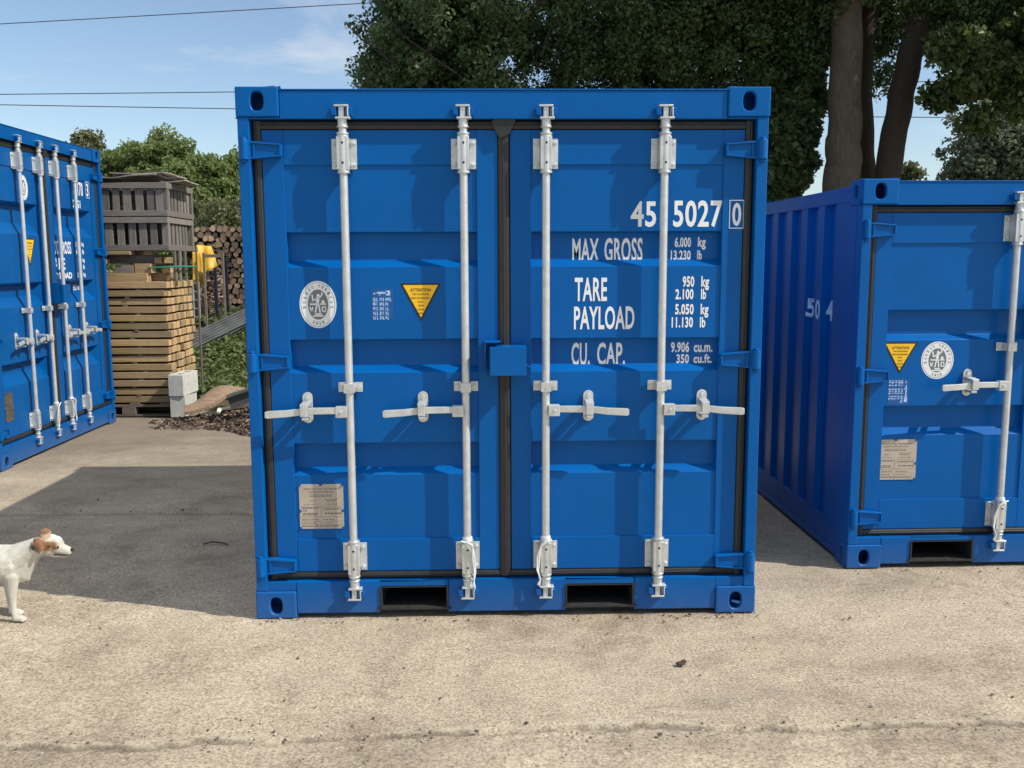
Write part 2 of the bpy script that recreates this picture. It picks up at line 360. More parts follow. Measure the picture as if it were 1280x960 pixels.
ground = grid_mesh('ground', stretch(-4.2, 3.4, .017, 400), YS, yard_z, CONC)
tag(ground, kind='structure')
_co = np.empty(len(ground.data.vertices)*3, np.float32); ground.data.vertices.foreach_get('co', _co); _co = _co.reshape(-1, 3); _X, _Y = _co[:,0].astype(float), _co[:,1].astype(float)
_J = joint_y(_X, _Y); _g = .72 + .9*vnoise(_X, _Y, .25, 81) + .9*vnoise(_X, _Y, .04, 82)
_dirt = np.clip(np.exp(-((_Y-_J+.020)/.011)**2)*_g*1.7 + .30*np.clip(_g, 0, 1)*np.exp(-((_Y-_J+.10)/.09)**2), 0, 1)       # soil lying in the joint
_J2 = 1.75 + .05*vnoise(_X, _X*0, .8, 31) + .03*vnoise(_X, _Y, .12, 32); _J3 = 4.0 + .08*vnoise(_X, _X*0, .8, 41)
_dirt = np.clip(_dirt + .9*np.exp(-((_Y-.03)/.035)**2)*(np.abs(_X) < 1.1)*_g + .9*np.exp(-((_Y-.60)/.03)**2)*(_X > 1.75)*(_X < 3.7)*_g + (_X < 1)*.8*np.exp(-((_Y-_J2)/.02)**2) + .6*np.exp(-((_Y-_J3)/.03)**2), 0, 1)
_lip = np.clip(np.exp(-((_Y-_J-.008)/.012)**2)*(.35+1.3*vnoise(_X, _Y, .10, 83)+1.6*vnoise(_X, _Y, .03, 84)-.25*np.tanh(_X)), 0, 1)*(np.abs(_X) < 5)
_at = ground.data.attributes.new('joint_soil', 'FLOAT', 'POINT'); _at.data.foreach_set('value', _dirt.astype(np.float32))
_at = ground.data.attributes.new('worn_lip', 'FLOAT', 'POINT'); _at.data.foreach_set('value', _lip.astype(np.float32))
def bank_z(X, Y):
    rise = np.clip((Y-6.6-.25*np.clip(X+3, -1, 2))/5.0, 0, 1); rise = rise*rise*(3-2*rise)
    edge = np.clip((Y-(5.9 - .55*np.clip(X+3.6, 0, 3)*(X < 0)))/.4, 0, 1)
    z = -.06 + .07*edge + .62*rise*(1 + .25*vnoise(X, Y, 2.5, 52)) + edge*(.09*vnoise(X, Y, .7, 53) + .05*vnoise(X, Y, .2, 54))
    return z + .25*np.clip((Y-12)/20, 0, 1)
bank = grid_mesh('earth_bank', stretch(-6.5, -1.5, .06, 200), np.concatenate([np.arange(4.3, 14, .06), 14*1.12**np.arange(0, 27)]), bank_z, SOIL)
tag(bank, kind='structure')

# ------------------------------------------------------------------ shipping containers
def casting(root, W, H, D, sgn, top, back, P):
    """corner fitting with real oval apertures in the front and outer side faces"""
    cw, cd, ch, t = .176, .162, .12, .026
    mb = MB()
    x_out = sgn*W/2; x_in = sgn*(W/2-cw); z0 = H-ch if top else 0; z1 = z0+ch
    yf = 0; yb = cd
    if back: yf, yb = D, D-cd
    sy_ = 1 if not back else -1
    def plate(axis, c0, c1, d0, d1, hc, hr, rr):
        # rounded outline with oval hole; axis 'y' -> plate in xz, 'x' -> plate in yz
        n = 40; out = []; inn = []
        (a0, a1), (b0, b1) = c0, c1
        ca, cb = (a0+a1)/2, (b0+b1)/2; ha, hb = abs(a1-a0)/2, abs(b1-b0)/2
        for k in range(n):
            th = 2*math.pi*(k+.5)/n; c, s_ = math.cos(th), math.sin(th)
            inn.append((hc[0] + hr[0]*abs(c)**.8*(1 if c > 0 else -1), hc[1] + hr[1]*abs(s_)**.8*(1 if s_ > 0 else -1)))
            tt = min((ha if abs(c) < 1e-9 else ha/abs(c)), (hb if abs(s_) < 1e-9 else hb/abs(s_)))
            px, pz = ca+c*tt, cb+s_*tt
            # snap nearest to true corners, then round those
            out.append([px, pz])
        for cx_, cz_ in ((a0,b0),(a0,b1),(a1,b0),(a1,b1)):
            j = min(range(n), key=lambda i: (out[i][0]-cx_)**2+(out[i][1]-cz_)**2); out[j] = [cx_, cz_]
        V = []
        for d in (d0, d1):
            for lst in (out, inn):
                V += [((a, d, b) if axis == 'y' else (d, a, b)) for a, b in lst]
        fs = []
        for k in range(n):
            k2 = (k+1) % n
            fs += [(k, k2, n+k2, n+k), (2*n+k, 3*n+k, 3*n+k2, 2*n+k2), (n+k, n+k2, 3*n+k2, 3*n+k), (k, 2*n+k, 2*n+k2, k2)]
        mb.add(V, fs)
    xm = x_out - sgn*.088; zm = z0 + (.062 if top else .056)
    plate('y', (x_in, x_out), (z0, z1), yf, yf+sy_*t, (xm, zm), (.0265, .038), .02)
    plate('x', (yf+sy_*t, yb), (z0, z1), x_out, x_out-sgn*t, (yf+sy_*.085, zm), (.0235, .034), .02)
    xa, xb = sorted((x_in, x_in+sgn*.018)); ya, yb2 = sorted((yf+sy_*t, yb)); mb.box(xa, xb, ya, yb2, z0, z1)
    xa, xb = sorted((x_in+sgn*.018, x_out-sgn*t)); yc, yd_ = sorted((yb-sy_*.018, yb)); mb.box(xa, xb, yc, yd_, z0, z1)
    ye, yg = sorted((yf+sy_*t, yb-sy_*.018)); mb.box(xa, xb, ye, yg, z1-.016, z1); mb.box(xa, xb, ye, yg, z0, z0+.012)
    o = mb.build('corner_casting', P['paint'], root, bevel=.007, seg=3); return o

def panel(mb, x0, x1, zt, zb, recs, y, depth, mg, sl, th=.004):
    """pressed door skin: flat with trapezoid recesses whose ends also slope"""
    zp = [(zt, 0)]
    for a, b, c in recs:
        s0 = min(.35*(b-c), depth) if sl > .01 else .006
        zp += [(a, 0), (a-s0, 1), (b, 1), (c, 0)]
    zp.append((zb, 0))
    xp = [(x0, 0), (x0+mg, 0), (x0+mg+sl, 1), (x1-mg-sl, 1), (x1-mg, 0), (x1, 0)] if mg else [(x0, 0), (x0+sl, 1), (x1-sl, 1), (x1, 0)]
    for off, flip in ((0, False), (th, True)):
        V = [(x, y+off+depth*fx*fz, z) for z, fz in zp for x, fx in xp]; nx = len(xp); fs = []
        for j in range(len(zp)-1):
            for i in range(nx-1):
                f = (j*nx+i, (j+1)*nx+i, (j+1)*nx+i+1, j*nx+i+1)
                dpt = [zp[q//nx][1]*xp[q % nx][1] for q in f]
                if sum(dpt) == 1:                      # hip corner: split along the line from the deep corner outwards
                    k = dpt.index(1); tr = [(f[k], f[(k+1) % 4], f[(k+2) % 4]), (f[k], f[(k+2) % 4], f[(k+3) % 4])]
                else: tr = [f]
                fs += [q[::-1] if flip else q for q in tr]
        mb.add(V, fs)

def build_container(name, label, loc, rz, P):
    W, H, D = P['W'], P['H'], P['D']; pt = P['paint']; h = W/2
    root = empty(name, loc, rz); tag(root, label, 'shipping container')
    for sgn in (-1, 1):
        for top in (0, 1):
            for back in (0, 1): casting(root, W, H, D, sgn, top, back, P)
    g1, g0 = P['gt']; b1, b0 = P['gb']              # top gasket upper/lower z, bottom gasket upper/lower z
    yd = .042                                        # face of the door leaves
    # corner posts (front L section, back simple), header, sill, rails
    for sgn in (-1, 1):
        mb = MB(); xa, xb = sorted((sgn*(h-.004), sgn*(h-.052))); mb.box(xa, xb, .006, .07, .12, H-.12)
        xa, xb = sorted((sgn*(h-.004), sgn*(h-.016))); mb.box(xa, xb, .0701, .16, .12, H-.12)
        xa, xb = sorted((sgn*(h-.0161), sgn*(h-.10))); mb.box(xa, xb, yd+.056, yd+.07, .12, H-.12)
        mb.build('corner_post', pt, root, bevel=.004)
        mb = MB(); xa, xb = sorted((sgn*(h-.004), sgn*(h-.12))); mb.box(xa, xb, D-.12, D-.006, .12, H-.12); mb.build('corner_post', pt, root, bevel=.008)
    mb = MB(); hx = h-.177
    mb.box(-hx, hx, .010, .07, g1, H-.014); mb.box(-hx, hx, .0701, .16, H-.03, H-.014)
    mb.box(-hx, hx, .006, .16, H-.0139, H-.008)
    mb.box(-h+.05, -hx, .012, .07, g1, H-.1201); mb.box(hx, h-.05, .012, .07, g1, H-.1201)
    mb.build('header_rail', pt, root, bevel=.003)
    mb = MB(); pk = P['pockets']; zs0 = .018; pz0, pz1 = P['pz']
    xs_ = [-hx] + [q for p_ in pk for q in p_] + [hx]
    for i in range(0, len(xs_), 2): mb.box(xs_[i], xs_[i+1], .010, .07, zs0, b0)
    for p_ in pk: mb.box(p_[0], p_[1], .010, .07, pz1, b0)
    mb.box(-h+.05, -hx, .012, .07, .1201, b0) ; mb.box(hx, h-.05, .012, .07, .1201, b0)
    mb.build('door_sill', pt, root, bevel=.003)
    for p_ in pk:                                   # forklift pockets run right through
        mb = MB(); e = .007; xa, xb = p_
        mb.box(xa, xa+e, .004, D-.02, pz0, pz1); mb.box(xb-e, xb, .004, D-.02, pz0, pz1)
        mb.box(xa-.012, xb+.012, .002, D-.02, pz0-.008, pz0); mb.box(xa+e, xb-e, .012, D-.02, pz1-e, pz1-.001)
        mb.build('fork_pocket', BLACKSTEEL, root)
    mb = MB(); mb.box(-h+.06, h-.06, D-.07, D-.01, zs0, .15); mb.box(-h+.1, h-.1, .1, D-.1, .135, .16); mb.build('floor', BLACKSTEEL, root)
    for sgn in (-1, 1):
        mb = MB(); xa, xb = sorted((sgn*(h-.008), sgn*(h-.06))); mb.box(xa, xb, .162, D-.162, H-.10, H-.022)
        mb.build('top_side_rail', pt, root, bevel=.005)
    mb = MB(); mb.box(-h+.12, h-.12, D-.06, D-.01, H-.10, H-.02); mb.build('top_end_rail', pt, root, bevel=.005)
    for sgn in (-1, 1):
        mb = MB()
        xa, xb = sorted((sgn*(h-.006), sgn*(h-.05))); mb.box(xa, xb, .162, D-.162, .015, .045)
        xa, xb = sorted((sgn*(h-.012), sgn*(h-.024))); mb.box(xa, xb, .162, D-.162, .0451, .165)
        xa, xb = sorted((sgn*(h-.0121), sgn*(h-.055))); mb.box(xa, xb, .162, D-.162, .1651, .176)
        mb.build('bottom_side_rail', pt, root, bevel=.003)
    # corrugated sides, back wall and roof
    def corr(a0, a1, pitch, dep, lead=.0):
        out = [(a0, 0)] if lead else []; a0 += lead; n = max(2, round((a1-a0)/pitch)); p = (a1-a0)/n
        for i in range(n): q = a0+i*p; out += [(q, 0), (q+p*.36, 0), (q+p*.5, dep), (q+p*.86, dep)]
        return out + [(a1, 0)]
    for sgn in (-1, 1):
        mb = MB(); pf = corr(.162, D-.12, P.get('pitch', .28), P.get('cdep', .036), P.get('lead', 0)); V = []
        for z in (.17, H-.03): V += [(sgn*(h-.014-d), y, z) for y, d in pf]
        n = len(pf); mb.add(V, [(i, i+1, n+i+1, n+i) for i in range(n-1)]); 
        o = mb.build('side_wall', pt, root, fix=False); so = o.modifiers.new('thick', 'SOLIDIFY'); so.thickness = .003
    mb = MB(); pf = corr(-h+.12, h-.12, .25, .04); V = []
    for z in (.15, H-.06): V += [(x, D-.02-d, z) for x, d in pf]
    n = len(pf); mb.add(V, [(i, i+1, n+i+1, n+i) for i in range(n-1)]); o = mb.build('back_wall', pt, root, fix=False)
    so = o.modifiers.new('thick', 'SOLIDIFY'); so.thickness = .003
    mb = MB(); mb.box(-h+.05, h-.05, .16, D-.06, H-.034, H-.030)
    k = .45
    while k < D-.3: mb.box(-h+.12, h-.12, k, k+.09, H-.0299, H-.020); k += .25
    mb.build('roof', pt, root)
    # ---- doors
    sc = P['seam']; rec = P['recess']; dep = P['rdepth']; mw = P['member']
    doors = []
    for side in (-1, 1):
        dr = MB(); xo = side*(h-.092); xi = sc + side*.026      # outer / inner edge of the leaf
        x0, x1 = sorted((xo, xi)); zt, zb = g0, b1; m0 = P['line_t']; m1 = P['line_b']
        e = .0005
        dr.box(x0, x0+mw, yd, yd+.05, zb, zt); dr.box(x1-mw, x1, yd, yd+.05, zb, zt)
        dr.box(x0+mw+e, x1-mw-e, yd, yd+.05, m0, zt); dr.box(x0+mw+e, x1-mw-e, yd, yd+.05, zb, m1)
        yp = yd+.007
        panel(dr, x0+mw-.002, x1-mw+.002, m0+.003, m1-.003, rec, yp, dep, P['mg'], P['sl'])
        d = dr.build('door', pt, root, bevel=.0022, seg=2); doors.append(d)
        # gasket
        mb = MB()
        prof = [(0, 0), (.003, -.008), (.010, -.011), (.0165, -.0115), (.019, -.0140), (.0215, -.0115), (.029, -.011), (.035, -.008), (.038, 0)]
        def strip(p0, p1, horiz, wd, yy=yd+.006):      # p = (x, z) line; profile spreads over wd
            s_ = wd/.038
            P_ = []
            for (x, z) in (p0, p1):
                P_ += [((x, yy+b_, z+a_*s_) if horiz else (x+a_*s_, yy+b_, z)) for a_, b_ in prof]
            n_ = len(prof); mb.add(P_, [(i, i+1, n_+i+1, n_+i) for i in range(n_-1)] + [tuple(range(n_)), tuple(range(n_, 2*n_))])
        strip((x0-.004, g0+.001), (x1, g0+.001), True, g1-g0-.003)
        strip((x0-.004, b0+.002), (x1, b0+.002), True, b1-b0-.003)
        xg = (xo-.036) if side < 0 else xo
        strip((xg, b0+.004), (xg, g1-.004), False, .036, yd+.004)
        if side < 0:
            strip((sc-.026, b0+.01), (sc-.026, g1-.01), False, .050, yd+.002)
            mb.prism([(sc-.05, g1-.008), (sc-.028, g1-.06), (sc-.014, g1-.075), (sc+.022, g1-.06), (sc+.05, g1-.004), (sc+.03, g1+.008), (sc-.03, g1+.010)], yd-.022, yd-.008)
        mb.box(*sorted((side*(h-.052), xo)), yd+.018, yd+.024, b0, g1)
        mb.build('gasket', RUBBER, d)
        # hinges
        for hz in P['hinges']:
            mb = MB(); s = side; X = lambda a: s*(h-a)
            def pr(pts, y0, y1): mb.prism(pts if s > 0 else pts, y0, y1)
            pr([(X(.030), hz-.034), (X(.075), hz-.036), (X(.178), hz-.025), (X(.178), hz+.025), (X(.075), hz+.036), (X(.030), hz+.034)], yd-.024, yd-.002)
            for q in (1, -1):
                pr([(X(.052), hz+q*.0365), (X(.178), hz+q*.0255), (X(.178), hz+q*.0185), (X(.052), hz+q*.0275)], yd-.033, yd-.0245)
            pr([(X(.178), hz-.018), (X(.178), hz+.018), (X(.169), hz+.018), (X(.169), hz-.018)], yd-.032, yd-.0245)
            mb.box(*sorted((X(.062), X(.070))), yd-.031, yd-.0245, hz-.027, hz+.027)
            mb.cyl((X(.028), .004, hz-.040), (X(.028), .004, hz+.040), .0195, n=20)
            mb.cyl((X(.028), .004, hz-.050), (X(.028), .004, hz-.0405), .012, n=12); mb.cyl((X(.028), .004, hz+.0405), (X(.028), .004, hz+.050), .012, n=12)
            mb.build('hinge', pt, d, bevel=.002)
        # locking bars
        for (rx, rside, hand) in [r_ for r_ in P['rods'] if r_[0]*side > 0 or (r_[1] == side)]:
            ry = .004; zt_r, zb_r = P['rodz']
            mb = MB(); mb.cyl((rx, ry, zb_r+.02), (rx, ry, zt_r-.02), .0165, n=24)
            for zz, q in ((zt_r, 1), (zb_r, -1)):      # cam heads
                mb.cyl((rx, ry, zz-q*.055), (rx, ry, zz-q*.020), .0195, n=20)
                mb.cyl((rx, ry, zz-q*.062), (rx, ry, zz-q*.0555), .0235, n=20)
                mb.box(rx-.012, rx+.010, ry-.016, ry+.012, zz-.020, zz+.020)
                z0, z1 = sorted((zz+q*.020, zz+q*.028)); mb.box(rx-.030, rx+.028, ry-.022, ry+.010, z0, z1)
                z0, z1 = sorted((zz-q*.0285, zz-q*.0205)); mb.box(rx-.026, rx+.034, ry-.024, ry+.010, z0, z1)
                mb.obox((rx+.024, ry-.012, zz), (.010, .022, .034), (0, 0, .5))
            mb.build('lock_rod', GALV, d, bevel=.0018, smooth=True)
            for zz in (zt_r, zb_r):                     # keepers bolted to header and sill
                mb = MB(); mb.box(rx-.046, rx+.046, .004, .0098, zz-.019, zz+.019)
                for q in (-1, 1):
                    mb.prism([(rx+q*.020, zz-.017), (rx+q*.040, zz-.012), (rx+q*.043, zz+.014), (rx+q*.022, zz+.018)][::q], -.018, .0039)
                mb.build('cam_keeper', pt, root, bevel=.002)
            for zc in P['brackets']:
                mb = MB()
                for q in (-1, 1):
                    xa, xb = sorted((rx+q*.024, rx+q*.052)); mb.box(xa, xb, yd-.006, yd-.0005, zc-.062, zc+.062)
                    for zq in (-.044, .044): mb.cyl((rx+q*.038, yd-.0065, zc+zq), (rx+q*.038, yd-.016, zc+zq), .0095, n=6)
                    for zq in (-.044, .044): mb.cyl((rx+q*.038, yd-.0161, zc+zq), (rx+q*.038, yd-.020, zc+zq), .0055, n=10)
                mb.prism([(rx-.0235, zc-.066), (rx+.0235, zc-.066), (rx+.0235, zc+.066), (rx-.0235, zc+.066)], -.018, yd-.0005)
                mb.cyl((rx, ry-.001, zc-.074), (rx, ry-.001, zc+.074), .0235, n=24)
                mb.cyl((rx, ry-.001, zc-.082), (rx, ry-.001, zc-.0745), .0255, n=24); mb.cyl((rx, ry-.001, zc+.0745), (rx, ry-.001, zc+.082), .0255, n=24)
                br = mb.build('rod_bracket', [GALV, BLACKV], d, bevel=.002, smooth=True)
                m2 = MB()
                for zq in (-.040, .040): m2.cyl((rx+.001, ry-.0235, zc+zq), (rx+.001, ry-.0258, zc+zq), .005, n=12)
                # dark drain holes belong to the same bracket
                for (v_, f_) in ((m2.v, m2.f),):
                    bm = bmesh.new(); bm.from_mesh(br.data); vv = [bm.verts.new(c) for c in v_]
                    for f in f_:
                        ff = bm.faces.new([vv[i] for i in f]); ff.material_index = 1
                    bm.to_mesh(br.data); bm.free()
            # mid guide
            zc = P['guide']; mb = MB()
            for q in (-1, 1):
                xa, xb = sorted((rx+q*.021, rx+q*.052)); mb.box(xa, xb, yd-.005, yd-.0005, zc-.021, zc+.021)
                mb.cyl((rx+q*.038, yd-.0055, zc), (rx+q*.038, yd-.014, zc), .010, n=6)
            mb.box(rx-.0215, rx+.0215, -.018, yd-.001, zc-.020, zc+.020); mb.cyl((rx, -.0185, zc-.004), (rx, -.020, zc-.004), .0045, n=10)
            mb.build('rod_guide', GALV, d, bevel=.003)
            # handle
            zh = P['handle']; q = hand; mb = MB(); L = P['hlen']
            mb.box(*sorted((rx+q*.010, rx+q*.058)), -.026, .012, zh-.024, zh+.024)
            mb.cyl((rx+q*.036, -.0262, zh), (rx+q*.036, -.031, zh), .007, n=12)
            sec = [(.052, zh+.006, -.016, .014), (.15, zh+.006, -.022, .0145), (.20, zh+.004, -.026, .0145), (.26, zh-.002, -.034, .0150), (L-.01, zh-.006, -.038, .0160), (L, zh-.006, -.038, .012)]
            V = []
            for a_, z_, y_, hh in sec: V += [(rx+q*a_, y_-.006, z_-hh), (rx+q*a_, y_+.006, z_-hh), (rx+q*a_, y_+.006, z_+hh), (rx+q*a_, y_-.006, z_+hh)]
            fs = [(0,1,2,3), tuple(range(4*len(sec)-4, 4*len(sec)))[::-1]]
            for i in range(len(sec)-1):
                for k in range(4): fs.append((4*i+k, 4*i+(k+1)%4, 4*i+4+(k+1)%4, 4*i+4+k))
            mb.add(V, fs); mb.build('handle', GALV, d, bevel=.003, seg=2)
            # handle catch
            xc = rx+q*(.186 if L > .3 else .16); mb = MB(); pts = []
            for k in range(20):
                a_ = 2*math.pi*k/20; pts.append((xc+.0225*math.cos(a_), zh+.010 + (.046 if math.sin(a_) > 0 else -.044) + .0225*math.sin(a_)))
            yb_ = yd+.0065 if True else yd
            mb.prism(pts, yb_-.008, yb_-.0005)
            mb.box(xc-.018, xc+.018, -.006, yb_-.009, zh+.022, zh+.040)
            mb.box(xc-.019, xc+.016, -.040, -.0065, zh+.024, zh+.038); mb.box(xc-.017, xc+.014, -.046, -.0405, zh-.016, zh+.036)
            mb.box(xc-.014, xc+.014, -.030, yb_-.009, zh-.034, zh-.022)
            for zq in (.056, -.038): mb.cyl((xc, yb_-.0085, zh+zq), (xc, yb_-.018, zh+zq), .010, n=6)
            mb.build('handle_catch', GALV, d, bevel=.002)
            if P.get('cords') and abs(rx) < P['cords']:
                zc = P['brackets'][1]; s = side
                pts = [(rx-s*.026, -.024, zc+.082), (rx, -.030, zc+.075), (rx+s*.022, -.026, zc+.055), (rx+s*.030, -.020, zc), (rx+s*.034, -.016, zc-.06), (rx+s*.026, -.022, zc-.10), (rx+s*.030, -.02, zc-.125)]
                if P.get('cordflip'): pts = [(2*rx-x, y, z) for x, y, z in pts]
                mb = MB(); mb.tube(pts, .0038, 8); mb.tube([(x-.004+.006*math.sin(i*2), y-.004, z+.008) for i, (x, y, z) in enumerate(pts[1:])], .0032, 8)
                mb.cyl((rx, ry, zc+.083), (rx, ry, zc+.094), .021, n=16)
                mb.build('seal_cord', CORD, d, smooth=True)
    if P.get('lock'):
        x0, x1, z0, z1 = P['lock']; mb = MB()
        mb.box(x0-.022, x0-.018, -.055, yd-.001, z0-.004, z1+.020); mb.box(x0-.0179, x0+.045, -.055, yd-.001, z1+.016, z1+.020)
        lb = mb.build('lock_box_bracket', pt, doors[0], bevel=.001)
        mb = MB()
        mb.box(x0, x1, -.082, -.078, z0, z1); mb.box(x0, x1, -.0779, yd-.012, z1-.004, z1); mb.box(x1-.004, x1, -.0779, yd-.001, z0, z1-.0041)
        mb.box(x0, x0+.004, -.0779, -.01, z0, z1-.0041); mb.box(sc+.03, x1-.0041, yd-.012, yd-.001, z0, z1-.0041)
        mb.cyl((sc+.012, -.083, z1-.014), (sc+.012, -.0822, z1-.014), .004, n=10)
        mb.tube([(x1, -.03, z0+.045), (x1+.008, -.034, z0+.035), (x1+.016, -.034, z0+.030), (x1+.024, -.03, z0+.034), (x1+.027, -.026, z0+.046)], .0022, 8)
        mb.build('lock_box', pt, doors[1], bevel=.0015)
    return root, doors, yd+.007

MAIN = dict(W=2.2, H=2.26, D=2.438, paint=BLUE, gt=(2.132, 2.092), gb=(.198, .162), seam=-.005, member=.088, recess=[(1.674, 1.556, 1.528), (1.221, 1.106, 1.078), (.771, .659, .630)],
            rdepth=.036, mg=0, sl=.004, line_t=1.950, line_b=.345, hinges=(2.008, 1.128, .232), rods=[(-.667,-1,-1),(-.172,-1,-1),(.170,1,1),(.664,1,1)], rodz=(2.158, .110),
            brackets=(1.994, .266), guide=1.018, handle=.918, hlen=.352, pockets=[(-.557,-.259),(.258,.561)], pz=(.040, .137), lock=(-.068, .084, 1.077, 1.196), cords=.3, cordflip=True)
c1, d1, yp = build_container('shipping_container', 'square blue container in the middle of the yard, marked 45 5027 0', (0, 0, 0), 0, MAIN)
RIGHT = dict(W=1.98, H=1.935, D=1.95, paint=BLUE, gt=(1.812, 1.776), gb=(.192, .157), seam=0, member=.078, recess=[(1.303, 1.180, 1.154), (.823, .706, .675)],
             rdepth=.036, mg=0, sl=.004, line_t=1.629, line_b=.346, hinges=(1.693, .978, .258), rods=[(-.217,-1,-1),(.217,1,1)], rodz=(1.845, .112),
             brackets=(1.700, .266), guide=1.120, handle=.930, hlen=.352, pockets=[(-.662,-.340),(.340,.662)], pz=(.038, .137), lock=(-.062, .078, 1.25, 1.37), cords=.3, pitch=.27, cdep=.025, lead=.10)
c2, d2, yp2 = build_container('shipping_container', 'smaller blue container standing back on the right, cut off by the picture edge', (1.728+.99, .577, 0), math.radians(.5), RIGHT)
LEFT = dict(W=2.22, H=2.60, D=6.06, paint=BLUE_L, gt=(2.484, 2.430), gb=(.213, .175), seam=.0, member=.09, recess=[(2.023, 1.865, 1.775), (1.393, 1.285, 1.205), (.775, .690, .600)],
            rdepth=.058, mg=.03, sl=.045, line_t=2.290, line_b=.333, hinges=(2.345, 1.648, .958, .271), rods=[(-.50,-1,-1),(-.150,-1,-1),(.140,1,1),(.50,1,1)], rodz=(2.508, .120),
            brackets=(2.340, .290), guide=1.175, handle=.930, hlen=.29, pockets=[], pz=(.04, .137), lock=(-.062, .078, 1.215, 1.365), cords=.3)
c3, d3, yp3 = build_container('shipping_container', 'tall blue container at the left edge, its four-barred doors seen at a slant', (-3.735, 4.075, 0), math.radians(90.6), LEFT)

# ---- writing and stickers
def lettering(parent, items, y, name='lettering', m_=None):
    rects = [i for i in items if i[0] == 'rect']
    if rects:
        mb = MB()
        for it in rects: mb.flat([(it[1],it[3]),(it[2],it[3]),(it[2],it[4]),(it[1],it[4])], y - .0002*rects.index(it))
        mb.build('number_frame', m_ or WHITE, parent, fix=False)
    for it in items:
        if it[0] == 'rect': continue
        mb = MB()
        if it[0] == 'rect': mb.flat([(it[1],it[3]),(it[2],it[3]),(it[2],it[4]),(it[1],it[4])], it[5] if len(it) > 5 else y)
        else: put_text(mb, it[0], it[1], it[2], it[3], it[4], it[5] if len(it) > 5 and it[5] is not None else y, ref=it[6] if len(it) > 6 else None, bold=.032 if it[4]-it[3] < .07 else .022)
        mb.build(name, m_ or WHITE, parent, fix=False)
t = .0012
Y = yp - t; YR = yp + .036 - t; ym = .042 - t
lettering(d1[1], [('45', .532, .640, 1.692, 1.800), ('5027', .712, .921, 1.690, 1.803)], Y, 'serial_number')
lettering(d1[1], [('0', .962, 1.000, 1.694, 1.792), ('rect', .949, 1.012, 1.800, 1.8035), ('rect', .949, 1.012, 1.684, 1.6875), ('rect', .949, .9525, 1.684, 1.8035), ('rect', 1.0085, 1.012, 1.684, 1.8035)], ym, 'check_digit')
lettering(d1[1], [('MAX', .288, .402, 1.548, 1.646), ('GROSS', .426, .590, 1.546, 1.648), ('6.000', .728, .798, 1.607, 1.650), ('kg', .828, .862, 1.596, 1.650),
                  ('13.230', .712, .798, 1.552, 1.594), ('lb', .826, .846, 1.552, 1.594), ('CU.', .286, .366, 1.099, 1.199), ('CAP.', .398, .520, 1.099, 1.199),
                  ('9.906', .720, .800, 1.153, 1.200), ('cu.m.', .820, .902, 1.154, 1.186), ('350', .745, .800, 1.106, 1.146), ('cu.ft.', .820, .900, 1.106, 1.146)], YR, 'capacity_lettering')
lettering(d1[1], [('TARE', .296, .434, 1.380, 1.480), ('PAYLOAD', .293, .553, 1.258, 1.358), ('950', .758, .808, 1.437, 1.484), ('kg', .838, .872, 1.424, 1.484),
                  ('2.100', .728, .806, 1.385, 1.430), ('lb', .838, .860, 1.385, 1.430), ('5.050', .728, .808, 1.320, 1.366), ('kg', .838, .872, 1.306, 1.366),
                  ('11.130', .714, .806, 1.264, 1.310), ('lb', .836, .860, 1.264, 1.310)], Y, 'weight_lettering')
